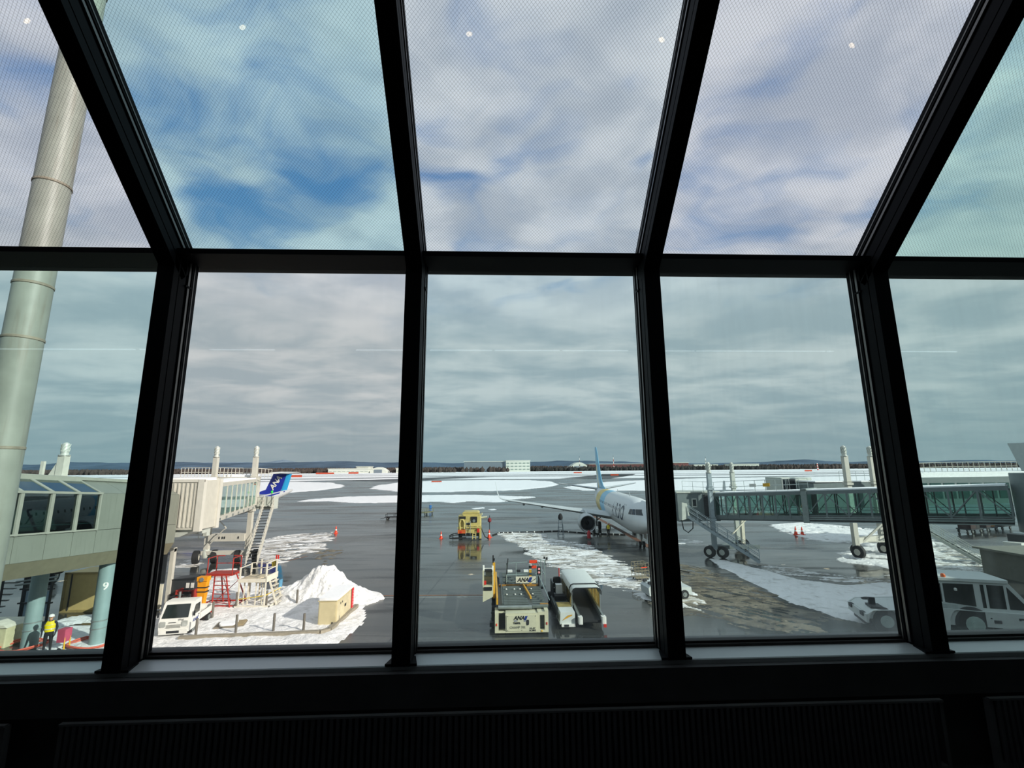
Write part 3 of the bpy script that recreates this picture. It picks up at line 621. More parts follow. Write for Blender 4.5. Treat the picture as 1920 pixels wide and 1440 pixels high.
def lift_column(parent, x, y, z0, z1, w_, mt, head=True, collar=(5.3, 7.9), tilt=0):
    """square post with collars and the wound motor head on top; coordinates relative to the parent"""
    o = MB().box(x-w_/2, x+w_/2, y-w_/2, y+w_/2, z0, z1).build('lift_column', mt, parent)
    m_ = MB()
    for z in collar:
        m_.box(x-w_*.75, x+w_*.75, y-w_*.75, y+w_*.75, z-.12, z+.12); m_.box(x-w_*.65, x+w_*.65, y-w_*.65, y+w_*.65, z+.2, z+.28)
    m_.build('collar', mt, o)
    if head:
        MB().lathe([(w_*.72, 0), (w_*.72, .07), (w_*.5, .08), (w_*.5, .30), (w_*.56, .31), (w_*.56, .36), (w_*.48, .38), (w_*.48, .8), (w_*.42, .98), (w_*.2, 1.08), (.01, 1.1)], (x, y, z1), 14).build('motor_head', mat('motor_grey', '#c4c6bf', .4, .2), o)
        m2 = MB()
        for i in range(6): m2.tube([(x+w_*.52*math.cos(a+i), y+w_*.52*math.sin(a+i), z1+.3+.65*a/2.2) for a in [j*.22 for j in range(11)]], .03, 5)
        m2.build('cable_wrap', bgl, o)
    return o
def stair(parent, top, bot, wd, n, mt, tread_m, rail=True, rail_m=None):
    """straight flight: top and bottom centre points (parent coordinates)"""
    T_, B_ = Vector(top), Vector(bot); d = (B_-T_); dh = Vector((d.x, d.y, 0)).normalized(); sx = Vector((-dh.y, dh.x, 0))
    for s_ in (-1, 1):
        o = MB().bar(T_+sx*s_*wd/2, B_+sx*s_*wd/2, .07, .26).build('stringer', mt, parent)
        if rail:
            rm = rail_m or mt; m_ = MB(); k = 7
            for h in (1.0, .55): m_.cyl(T_+sx*s_*wd/2+Vector((0, 0, h)), B_+sx*s_*wd/2+Vector((0, 0, h)), .025, n=6)
            for i in range(k+1):
                p = T_+d*(i/k)+sx*s_*wd/2; m_.cyl(p, p+Vector((0, 0, 1.0)), .022, n=6)
            m_.build('handrail', rm, parent)
    rot = math.atan2(dh.y, dh.x); me = MB().box(-.14, .14, -wd/2+.03, wd/2-.03, -.02, .02).mesh('tread', tread_m)
    for i in range(n):
        p = T_+d*((i+.5)/n); link('tread', me, parent, p, (0, 0, rot))
def railing(parent, pts, h, step, mt, r=.022, mid=True, name='railing'):
    """posts and two rails along a polyline (parent coordinates); each post a sub-part"""
    m_ = MB(); P = [Vector(p) for p in pts]
    for a, b in zip(P, P[1:]):
        for hh in ((h, h*.5) if mid else (h,)): m_.cyl(a+Vector((0, 0, hh)), b+Vector((0, 0, hh)), r, n=6)
    o = m_.build(name, mt, parent); me = MB().cyl((0, 0, 0), (0, 0, h), r, n=6).mesh('post', mt)
    for a, b in zip(P, P[1:]):
        k = max(1, round((b-a).length/step))
        for i in range(k+1): link('post', me, o, a+(b-a)*(i/k))
    return o

# ---------------------------------------------------------------- white boarding bridge (left)
L0 = Vector((-19.9, 31.2, 0))
jb = thing('boarding_bridge', 'white boarding bridge with snow on its roof beside the blue-tailed plane', 'boarding bridge', L0)
MB().box(-21.6, -18.35, 30.4, 32.3, 5.15, 8.15).wbuild('rotunda', bw, jb)
MB().box(-18.62, -18.25, 30.30, 30.6, 5.05, 8.2).box(-18.62, -18.25, 32.05, 32.35, 5.05, 8.2).box(-21.7, -18.25, 30.32, 30.38, 8.05, 8.22).wbuild('corner_post', mat('bridge_white_bright', '#cbc8be', .45, var=.04), jb)
rib = MB().box(-.04, .04, -.035, .035, 5.3, 8.0).mesh('rib', bw)
for i in range(11): link('rib', rib, jb, Vector((-21.4+i*.26, 30.38, 0))-L0)
MB().rbox(-21.5, -18.5, 30.5, 32.2, 8.15, 8.32, .3).wbuild('roof_snow', snowy, jb)
MB().prism([(-21.6, 5.15), (-18.6, 5.15), (-19.6, 4.7), (-21.3, 4.6)], 30.6, 32.2, 'y').wbuild('rotunda_base', bgl, jb)
FM, FL = frame_matrix((-20.9, 32.3), (-24.75, 47.2), 5.33, 5.40)        # centre line of the glazed tunnel
hw = 1.28
tb = MB().box(-hw, hw, 0, FL, -.35, 0, FM).box(-hw, hw, 0, FL, 2.2, 2.5, FM).wbuild('tunnel_frame', bw, jb)
for i in range(12):
    v_ = FL*i/11
    MB().box(hw-.08, hw+.02, v_-.06, v_+.06, 0, 2.25, FM).box(-hw, -hw+.08, v_-.06, v_+.06, 0, 2.25, FM).wbuild('tunnel_post', bw, jb)
for i in range(11):
    a_, b_ = FL*i/11+.07, FL*(i+1)/11-.07
    MB().box(hw-.04, hw-.02, a_, b_, .1, 2.2, FM).wbuild('pane', bglass, jb)
    MB().box(-hw+.02, -hw+.04, a_, b_, .1, 2.2, FM).wbuild('pane', bglass, jb)
for h in (.75, 1.0): MB().box(hw-.16, hw-.1, 0, FL, h, h+.05, FM).wbuild('inner_rail', bgl, jb)
m_ = MB()
for i in range(9): m_.box(hw-.02, hw+.06, FL*(i+.4)/9, FL*(i+.55)/9, -.30, -.12, FM)
m_.wbuild('roller_bracket', steel, jb)
MB().box(-hw*.9, hw*.95, .3, FL, 2.5, 2.62, FM).wbuild('roof_snow', snowy, jb)
MB().box(-31.2, -24.6, 47.6, 50.4, 5.2, 8.1).wbuild('cab_passage', bw, jb)
MB().box(-27.6, -25.75, 49.2, 51.2, 5.1, 7.6).wbuild('cab', bw, jb); MB().box(-25.75, -22.95, 50.1, 51.2, 4.75, 6.0).wbuild('landing_box', bgl, jb)
railing(jb, [Vector(p)-L0 for p in ((-30.9, 47.4, 8.1), (-27.9, 47.4, 8.1), (-23.9, 48.3, 8.0), (-23.0, 49.3, 7.9))], .92, .34, bw, .028)
MB().box(-27.0, -24.2, 47.8, 49.2, 8.1, 8.3).wbuild('roof_snow', snowy, jb)
lift_column(jb, -27.65-L0.x, 47.4-L0.y, .9, 10.05, .40, bw); lift_column(jb, -23.78-L0.x, 47.4-L0.y, .9, 10.05, .40, bw, collar=(4.9, 7.9))
MB().box(-27.4, -24.0, 47.0, 47.7, 2.05, 2.75).box(-28.0, -23.4, 47.1, 47.6, .8, 1.15).wbuild('drive_beam', bw, jb)
m_ = MB()
for x in (-26.4, -26.1, -25.9, -24.6): m_.box(x, x+.1, 46.96, 47.0, 2.3, 2.5)
m_.wbuild('beam_plate', dark, jb)
for cx in (-27.65, -23.78):
    for dx in (-.75, .75): wheel(jb, Vector((cx+dx, 47.3+.25*dx, .62))-L0, (1, .35, 0), .62, .5, bw)
    MB().lathe([(.3, .5), (.36, .7), (.36, 1.0), (.24, 1.3)], (cx, 47.4, 0), 14).wbuild('swivel', bgl, jb)
MB().tube([(-26.6, 46.5, 4.4), (-25.4, 46.2, 3.45), (-25.35, 46.2, 3.35), (-25.6, 46.2, 3.2), (-26.9, 46.4, 1.8)], .05).wbuild('service_pipe', bw, jb)
MB().box(-24.6, -23.2, 49.9, 51.0, 5.05, 5.15).wbuild('landing', bgl, jb)
stair(jb, Vector((-23.35, 50.0, 5.1))-L0, Vector((-22.45, 45.6, .1))-L0, .95, 20, bw, dark)
railing(jb, [Vector(p)-L0 for p in ((-24.4, 49.95, 5.1), (-23.9, 49.95, 5.1))], 1.0, .5, bw)
MB().lathe([(.02, 0), (.10, .15), (.11, .28), (.08, .32)], (-23.0, 49.7, 6.3), 10).wbuild('green_lamp', mat('green_lens', '#2fd04a', .3), jb)
MB().cyl((-23.0, 49.7, 5.1), (-23.0, 49.7, 6.35), .03).wbuild('lamp_post', dark, jb)
MB().box(-20.9, -19.9, 33.0, 34.2, 4.55, 4.75).box(-20.6, -20.3, 34.6, 35.0, 4.2, 4.7).wbuild('cable_tray', bgl, jb)
# distant lift post showing above the walkway roof
t = thing('bridge_post', 'white post with wound motor head above the walkway roof', 'post', (-35.7, 40, 0))
lift_column(t, 0, 0, 0, 10.05, .55, bw, collar=(4.6,)); MB().prism([(-1.0, 8.2), (-.28, 8.2), (-.28, 9.6)], -.2, .2, 'y').build('gusset', bw, t); MB().box(-1.7, -1.45, -.1, .1, 8.1, 9.6).build('fin', bw, t); MB().box(-2.6, 1.0, -1.5, 1.5, 5.2, 8.2).build('tunnel_end', bw, t)
wheel(t, (-.6, 0, .6), (1, .3, 0), .6, .5, bw); wheel(t, (.6, 0, .6), (1, .3, 0), .6, .5, bw)

# ---------------------------------------------------------------- portal frame at the foot of the rotunda
t = thing('portal_frame', 'pale steel portal with dark mesh panel beside the utility truck', 'frame', (-21.0, 32.4, 0))
MB().box(-.12, .12, -.12, .12, 0, 3.75).build('upright', bw, t); MB().box(-2.6, -2.36, -.12, .12, 0, 3.75).build('upright', bw, t); MB().box(-2.6, .12, -.14, .14, 3.55, 3.8).build('lintel', bw, t)
MB().box(-2.36, -.35, -.03, .03, 1.6, 3.5).build('mesh_panel', dark, t); MB().box(-1.3, -.4, -.06, .06, .05, 1.55).build('lower_panel', cream, t)

# ================================================================== the snowy pad on the left
conc = mat('kerb_concrete', '#8f8878', .8, var=.15, scale=4)
t = thing('kerb', 'low concrete kerb around the snowy pad', 'kerb', (-9.1, 27, 0))
MB().bar((-16.4, 26.55, .14), (-9.35, 27.0, .14), .25, .30).wbuild('kerb_run', conc, t); MB().bar((-9.35, 27.0, .14), (-8.95, 27.35, .14), .25, .30).wbuild('kerb_run', conc, t); MB().bar((-8.95, 27.35, .14), (-8.8, 31.8, .14), .25, .30).wbuild('kerb_run', conc, t)
post_m = mat('post_grey', '#66625a', .7, var=.1)
pm = MB().cyl((0, 0, 0), (0, 0, 1.02), .065, n=12).lathe([(.065, 1.02), (.06, 1.05), (.01, 1.06)], n=12).mesh('bollard', post_m)
for (x, y), lab in zip([(-15.75, 26.85), (-13.95, 27.35), (-12.0, 27.45), (-10.35, 27.35), (-16.75, 30.0), (-16.5, 32.1), (-14.75, 32.4), (-12.85, 32.5)],
    ['grey bollard at the kerb nearest the utility truck', 'second grey bollard from the truck along the kerb', 'third grey bollard from the truck along the kerb', 'grey bollard at the kerb nearest the cream cabinet', 'grey bollard just behind the utility truck', 'grey bollard between red and white work stands', 'grey bollard right of the white work stand', 'grey bollard in front of the snow mound']):
    tag(link('bollard', pm, None, (x, y, 0)), lab, 'bollard', 'bollards on the snowy pad')
# cabinet
cab_m = mat('cabinet_beige', '#c9bd97', .5, var=.05, streak=.15)
t = thing('utility_cabinet', 'cream steel cabinet with snow on its roof standing on the pad', 'cabinet', (-9.45, 29.8, .08))
MB().box(-.5, .5, -1.5, 1.5, 0, 1.32).build('body', cab_m, t)
MB().box(-.46, .46, -1.52, -1.5, .05, 1.26).build('door', cab_m, t); MB().box(.28, .34, -1.545, -1.52, .12, .22).build('lock', dark, t)
d_ = MB().box(.5, .52, -1.4, 1.4, .05, 1.26).build('side_door', mat('cabinet_side', '#cfc4a2', .5), t)
for y in (-.9, -.6): MB().box(.52, .54, y, y+.08, 1.0, 1.1).build('latch', dark, d_)
MB().box(.52, .55, -.1, .15, .65, .8).build('handle', dark, d_); MB().box(.52, .54, -1.0, -.95, .15, .4).build('hinge', steel, d_)
MB().box(-.55, .55, -1.55, 1.55, 1.32, 1.37).build('roof', cab_m, t)
MB().rbox(-.55, .55, -1.56, 1.56, 1.37, 1.50, .12).build('roof_snow', snowy, t)
o = MB().box(.56, .60, 1.15, 1.45, .05, 1.35).build('red_plate', mat('red_sign', '#d02430', .5), t)
for i in range(7): MB().box(.60, .606, 1.27, 1.33, .15+i*.165, .23+i*.165).build('white_mark', white_paint, o)
# snow mound
X, Y = np.meshgrid(np.arange(-17, -6.8, .09), np.arange(30.6, 37.8, .09))
r1 = np.exp(-(((X+12.1)/1.75)**2+((Y-34.3)/1.25)**2)); r2 = np.exp(-(((X+10.2)/1.7)**2+((Y-34.0)/1.2)**2)); r3 = np.exp(-(((X+14.1)/1.6)**2+((Y-34.0)/1.0)**2))
Z = 1.72*r1 + .72*r2 + .35*r3; Z = Z*(0.72+.56*fbm(X*1.6, Y*1.6, 5, 40)) + .22*(fbm(X*3.2, Y*3.2, 3, 41)-.5)*np.clip(Z*2, 0, 1)
tag(link('snow_mound', grid_mesh('snow_mound', sn_clean, X, Y, Z+.05, Z > .07)), 'shovelled snow mound behind the cream cabinet', 'snow')
# hatch on the pad
t = thing('access_hatch', 'low wooden-framed hatch lying in the snow beside the truck', 'hatch', (-14.95, 28.7, .05), .25)
MB().box(-.75, .75, -.5, .5, 0, .14).build('frame', mat('hatch_wood', '#7d7566', .8), t); MB().rbox(-.55, .35, -.35, .35, .14, .24, .2).build('snow_cap', snowy, t); MB().box(.3, .72, -.45, .45, .14, .19).build('plank', mat('hatch_plank', '#9a8a68', .8), t)

# kei truck facing the viewer
tr_w = mat('truck_white', '#dadad4', .35, var=.03)
t = thing('utility_truck', 'small white flatbed utility truck parked in the snow under the bridge', 'truck', (-17.28, 28.55, .03), math.radians(10))
# local: y = -1.65 front, +1.65 rear
side = [(-1.62, .32), (-1.66, .85), (-1.60, .98), (-1.22, 1.66), (-1.08, 1.74), (-.38, 1.74), (-.30, 1.66), (-.30, .55), (-.95, .32)]
MB().prism(side, -.72, .72, 'x').build('cab_body', tr_w, t)
wg = glass('truck_glass', (.16, .24, .23), refl=1.5); wg_d = mat('truck_glass_dark', '#18211f', .08, spec=.8)
MB().add([(-.63, -1.605, 1.02), (.63, -1.605, 1.02), (.57, -1.265, 1.62), (-.57, -1.265, 1.62)], [(0, 1, 2, 3)]).add([(-.63, -1.59, 1.02), (.63, -1.59, 1.02), (.57, -1.25, 1.62), (-.57, -1.25, 1.62)], [(3, 2, 1, 0)]).build('windscreen', wg_d, t)
for s_ in (-1, 1):
    dr = MB().prism([(-1.42, .45), (-1.46, 1.0), (-1.12, 1.60), (-.42, 1.60), (-.40, .45)], s_*.72, s_*.735, 'x').build('door', tr_w, t)
    MB().prism([(-1.36, 1.04), (-1.08, 1.52), (-.50, 1.52), (-.50, 1.04)], s_*.735, s_*.742, 'x').build('window', wg_d, dr)
    MB().box(s_*.735-.012, s_*.735+.012, -.62, -.48, .88, .92).build('handle', dark, dr)
    hl = MB().rbox(s_*.52-.14, s_*.52+.14, -1.69, -1.62, .62, .88, .05, 'y').build('headlamp', mat('lamp_clear', '#b9bdb8', .1, .3), t)
    MB().box(s_*.86-.04, s_*.86+.04, -1.5, -1.44, 1.05, 1.3).build('mirror', dark, t)
    for y in (-1.02, 1.05): wheel(t, (s_*.62, y, .28), (1, 0, 0), .28, .16, steel)
MB().box(-.66, .66, -1.70, -1.58, .25, .46).build('bumper', tr_w, t); MB().box(-.30, .30, -1.71, -1.69, .30, .42).build('lower_grille', dark, t); MB().box(-.25, .1, -1.675, -1.655, .80, .825).build('emblem_slot', dark, t)
m_ = MB()
for z in (.56, .62, .68): m_.box(-.34, .34, -1.685, -1.66, z, z+.02)
m_.build('front_crease', mat('grey_line', '#8b8d88', .5), t)
text('7710', .13, ink, t, (.33, -1.675, .93))
text('ANA', .26, navy, t, (.745, -1.0, .74), (PI/2, 0, PI/2), .25, name='door_lettering'); MB().prism([(-.74, .63), (-.66, .85), (-.58, .85), (-.66, .63)], .736, .745, 'x').build('door_stripe', navy, t)
MB().box(-.70, .70, -.28, 1.68, .52, .60).build('bed_floor', tr_w, t)
for a in ((-.72, -.69, -.28, 1.68), (.69, .72, -.28, 1.68), (-.72, .72, 1.65, 1.68), (-.72, .72, -.28, -.25)): MB().box(*a, .60, .88).build('bed_board', tr_w, t)
MB().box(-.4, .4, -1.0, 1.5, .26, .5).build('chassis', dark, t); MB().box(.5, .68, 1.62, 1.70, .35, .5).build('tail_lamp', red, t)

# yellow jib, coil trolley and dark box behind the truck
t = thing('jib_crane', 'orange-yellow upright jib standing behind the utility truck', 'crane', (-18.0, 30.9, .05))
ym = mat('jib_yellow', '#e0930f', .5)
MB().prism([(-.12, 0), (.12, 0), (.30, 2.2), (-.28, 2.2)], -.16, .16, 'y').build('boom', ym, t); MB().box(-.30, .32, -.2, .2, 2.0, 2.25).build('head', ym, t); MB().cyl((0, -.24, 2.1), (0, .2, 2.1), .13, n=14).build('pulley', steel, t)
for z in (1.35, 1.6): MB().box(-.27, .29, -.18, .18, z, z+.06).build('band', dark, t)
MB().box(-.35, .35, -.35, .35, -.03, .12).build('base', dark, t)
t = thing('coil_trolley', 'dark hose reel trolley left of the yellow jib', 'trolley', (-19.4, 31.0, .05))
for z in (.45, .75, 1.05): MB().tube([(.5*math.cos(a*.5236), .5*math.sin(a*.5236), z) for a in range(13)], .06).build('hose_turn', black, t)
MB().cyl((0, 0, 0), (0, 0, 1.35), .07).build('spindle', steel, t); MB().box(-.55, .55, -.4, .4, .0, .18).build('base', dark, t); MB().cyl((-.5, -.4, .9), (-.5, .4, .9), .03).build('handle', steel, t)
t = thing('equipment_case', 'dark grey equipment case with white stickers beside the portal', 'case', (-20.2, 32.9, .05))
MB().rbox(-.75, .75, -.5, .5, 0, 1.75, .08).build('body', mat('case_dark', '#2f3336', .5), t); MB().prism([(-.8, 1.75), (.8, 1.75), (.8, 1.9), (-.5, 1.80)], -.55, .55, 'y').build('lid', dark, t)
for x in (.25, .55): MB().box(x, x+.2, -.52, -.5, 1.25, 1.55).build('sticker', white_paint, t)

# red work stand
rd = mat('stand_red', '#9e2f26', .5)
t = thing('work_stand', 'red wheeled maintenance ladder stand with guard rails', 'work stand', (-17.6, 32.9, .05))
MB().box(-1.15, .55, -.55, .55, 1.95, 2.08).build('platform', rd, t)
for x, y in ((-1.1, -.5), (.5, -.5), (-1.1, .5), (.5, .5)):
    o = MB().cyl((x, y, 2.08), (x, y, 3.05), .035, n=8).build('guard_post', rd, t)
MB().cyl((-1.1, -.5, 3.03), (-1.1, .5, 3.03), .03).cyl((.5, -.5, 3.03), (.5, .5, 3.03), .03).cyl((-1.1, .5, 3.03), (-.6, .5, 3.03), .03).cyl((0, .5, 3.03), (.5, .5, 3.03), .03).cyl((-1.1, .5, 2.55), (.5, .5, 2.55), .025).build('guard_rail', rd, t)
for x0, x1, y in ((-.62, -.45, -.75), (-.62, -.45, .5), (.15, .75, -.9), (.3, 1.0, .6)): MB().cyl((x0, y*.6, 1.98), (x1, y, .1), .045, n=8).build('leg', rd, t)
for i in range(7):
    z = .35+i*.26; MB().cyl((-.50, -.6, z), (.40+.06*(6-i), -.6-.04*(6-i), z), .025, n=6).build('rung', rd, t)
MB().cyl((-1.05, 0, 1.98), (-1.35, 0, 1.2), .03).cyl((-.5, -.55, .3), (.6, .4, 1.6), .022).cyl((.6, -.55, .3), (-.5, .4, 1.6), .022).build('brace', rd, t)
MB().bar((-1.3, -.7, .16), (.9, -.7, .16), .08).bar((-1.3, .6, .16), (1.0, .6, .16), .08).bar((-1.3, -.7, .16), (-1.3, .6, .16), .08).bar((.9, -.7, .16), (1.0, .6, .16), .08).build('base_frame', rd, t)
for x, y in ((-1.3, -.7), (.9, -.7), (-1.3, .6), (1.0, .6)): wheel(t, (x, y, .09), (1, 0, 0), .1, .06, steel, 10)
t = thing('tow_dolly', 'red hand dolly with a round drum beside the red stand', 'dolly', (-19.65, 32.3, .05))
for x in (-.5, .5): MB().box(x-.05, x+.05, -.5, .5, .3, 1.25).build('side_frame', rd, t)
for z in (.35, .8, 1.2): MB().cyl((-.5, -.5, z), (.5, -.5, z), .035).build('cross_bar', rd, t)
MB().cyl((0, -.35, .55), (0, .35, .55), .34, n=20).build('drum', mat('drum_grey', '#a9a79c', .4, .3), t)
for x in (-.5, .5): wheel(t, (x, .3, .2), (1, 0, 0), .2, .08, steel, 14)

# white work platform
t = thing('work_platform', 'white rolling work platform with handrails between two bollards', 'work stand', (-15.3, 33.0, .05))
wp = mat('platform_white', '#d6d1c2', .5, var=.05)
MB().box(-1.2, .55, -.9, .6, 1.62, 1.76).build('deck', mat('deck_beige', '#b9ae95', .6), t); MB().box(-1.22, .57, -.93, -.9, 1.58, 1.80).box(.55, .62, -.93, .62, 1.58, 1.95).build('toe_board', wp, t)
for x, y in ((-1.15, -.85), (-1.15, .55), (.52, -.85), (.52, .55), (-.5, .55)):
    MB().box(x-.04, x+.04, y-.04, y+.04, .05, 2.75 if x > -1 else 2.5).build('upright', wp, t)
MB().cyl((-1.15, .55, 2.5), (.52, .55, 2.72), .03).cyl((.52, -.85, 2.72), (.52, .55, 2.72), .03).cyl((.52, -.85, 2.3), (.52, .55, 2.3), .03).cyl((-1.15, -.85, 2.45), (-1.15, .55, 2.45), .03).cyl((-1.15, .55, 2.15), (.52, .55, 2.25), .025).build('guard_rail', wp, t)
for x in (.45, .58): MB().box(x-.03, x+.03, .5, .6, 2.75, 3.0).build('red_cap', red, t)
MB().box(.15, .5, .57, .62, 2.25, 2.62).build('hazard_plate', mat('hazard_yellow', '#b9a52a', .5), t)
m_ = MB()
for i in range(4): m_.box(.16+i*.09, .20+i*.09, .56, .575, 2.27, 2.60)
m_.build('hazard_stripe', ink, t)
for x in (-.95, -.7, -.2, .2): MB().box(x-.03, x+.03, -.6, -.54, .15, 1.6).build('inner_strut', wp, t)
MB().cyl((-1.15, -.85, .55), (.52, -.85, .75), .03).cyl((.52, -.85, .75), (1.0, .3, .95), .03).build('yellow_brace', mat('brace_yellow', '#c9b04a', .5), t)
for s_ in (-.5, .35): MB().bar((.55, s_, 1.7), (1.15, s_, .1), .06, .1).build('stringer', wp, t)
for i in range(6): MB().box(.62+i*.09-.02, .62+i*.09+.2, -.5, .35, 1.48-i*.25, 1.51-i*.25).build('tread', wp, t)
MB().bar((-1.3, -.95, .14), (.9, -.95, .14), .08).bar((-1.3, .6, .14), (.9, .6, .14), .08).bar((-1.3, -.95, .14), (-1.3, .6, .14), .08).bar((.9, -.95, .14), (.9, .6, .14), .08).build('base_frame', wp, t)
for x, y in ((-1.3, -.95), (.9, -.95), (-1.3, .6), (.9, .6)): wheel(t, (x, y, .08), (1, 0, 0), .09, .06, steel, 10)
MB().box(.9, .96, .2, .6, .95, 1.45).build('blue_panel', mat('panel_blue', '#5a93b4', .5), t)

# ================================================================== under the walkway
t = thing('container', 'tan cargo container half in sun behind the blue columns', 'container', (-26.1, 33.2, 0))
cm = mat('container_tan', '#b39c68', .6, var=.06)
MB().box(-1.3, 1.3, -1.0, 1.0, .1, 2.35).build('body', cm, t); MB().box(-1.35, 1.35, -1.05, -.98, .0, .14).box(-1.35, 1.35, -1.05, -.98, 2.3, 2.4).box(1.2, 1.35, -1.05, -.97, .1, 2.35).box(-1.35, -1.2, -1.05, -.97, .1, 2.35).build('frame', mat('container_edge', '#8f7c50', .6), t)
MB().box(-.9, -.86, -1.08, -1.0, .1, 2.3).build('door_bar', dark, t)
t = thing('equipment_rack', 'dark pipe rack with pale blue panels behind the half-shaded column', 'rack', (-27.6, 31.2, 0))
for x in (-1.0, -.2, .6): MB().box(x-.05, x+.05, -.4, -.3, 0, 2.6).build('upright', dark, t)
for z in (.9, 1.7, 2.4): MB().box(-1.2, .8, -.42, -.32, z, z+.08).build('shelf_bar', dark, t)
for x in (-.9, -.1): MB().box(x, x+.65, -.28, -.2, .15, 1.6).build('blue_panel', mat('rack_blue', '#8ea5b5', .5), t)
for z, x in ((2.75, -.6), (2.75, .3)): MB().cyl((x, -.5, z), (x, .4, z), .3, n=16).build('drum', black, t)
MB().cyl((-1.4, -.5, 2.2), (1.0, -.5, 2.45), .05).cyl((-1.4, -.5, 2.0), (1.0, -.5, 2.25), .05).build('pipe', steel, t)
t = thing('service_stair', 'dark steel stair tower in the shade at the far left', 'stairs', (-30.2, 31.0, 0))
for x, y in ((-.9, -.8), (.9, -.8), (-.9, .8), (.9, .8)): MB().box(x-.06, x+.06, y-.06, y+.06, 0, 3.6).build('upright', dark, t)
for i in range(9): MB().box(-.8, .8, -.8+i*.17, -.6+i*.17, .2+i*.3, .24+i*.3).build('tread', dark, t)
MB().box(-1.0, 1.0, -.9, .9, 3.5, 3.7).build('landing', dark, t)
t = thing('plant_box', 'cream equipment box at the lower left corner', 'box', (-25.55, 26.9, 0))
MB().rbox(-1.0, .75, -.7, .7, 0, .95, .06).build('body', mat('plant_cream', '#b8b391', .5, streak=.2), t); MB().prism([(-1.05, .95), (.8, .95), (.6, 1.08), (-1.05, 1.08)], -.75, .75, 'y').build('lid', cream, t)
t = thing('skip', 'grey skip with a green tarpaulin behind the numbered column', 'skip', (-23.0, 31.2, 0))
MB().prism([(-1.0, .05), (1.0, .05), (1.15, .95), (-1.15, .95)], -.6, .6, 'y').build('bin', mat('skip_grey', '#75756a', .6), t)
m_ = MB(); m_.prism([(-.9, .95), (1.05, .95), (.9, 1.25), (.35, 1.5), (-.2, 1.25), (-.7, 1.2)], -.5, .5, 'y'); m_.build('tarpaulin', mat('tarp_green', '#1f6b3c', .6), t)

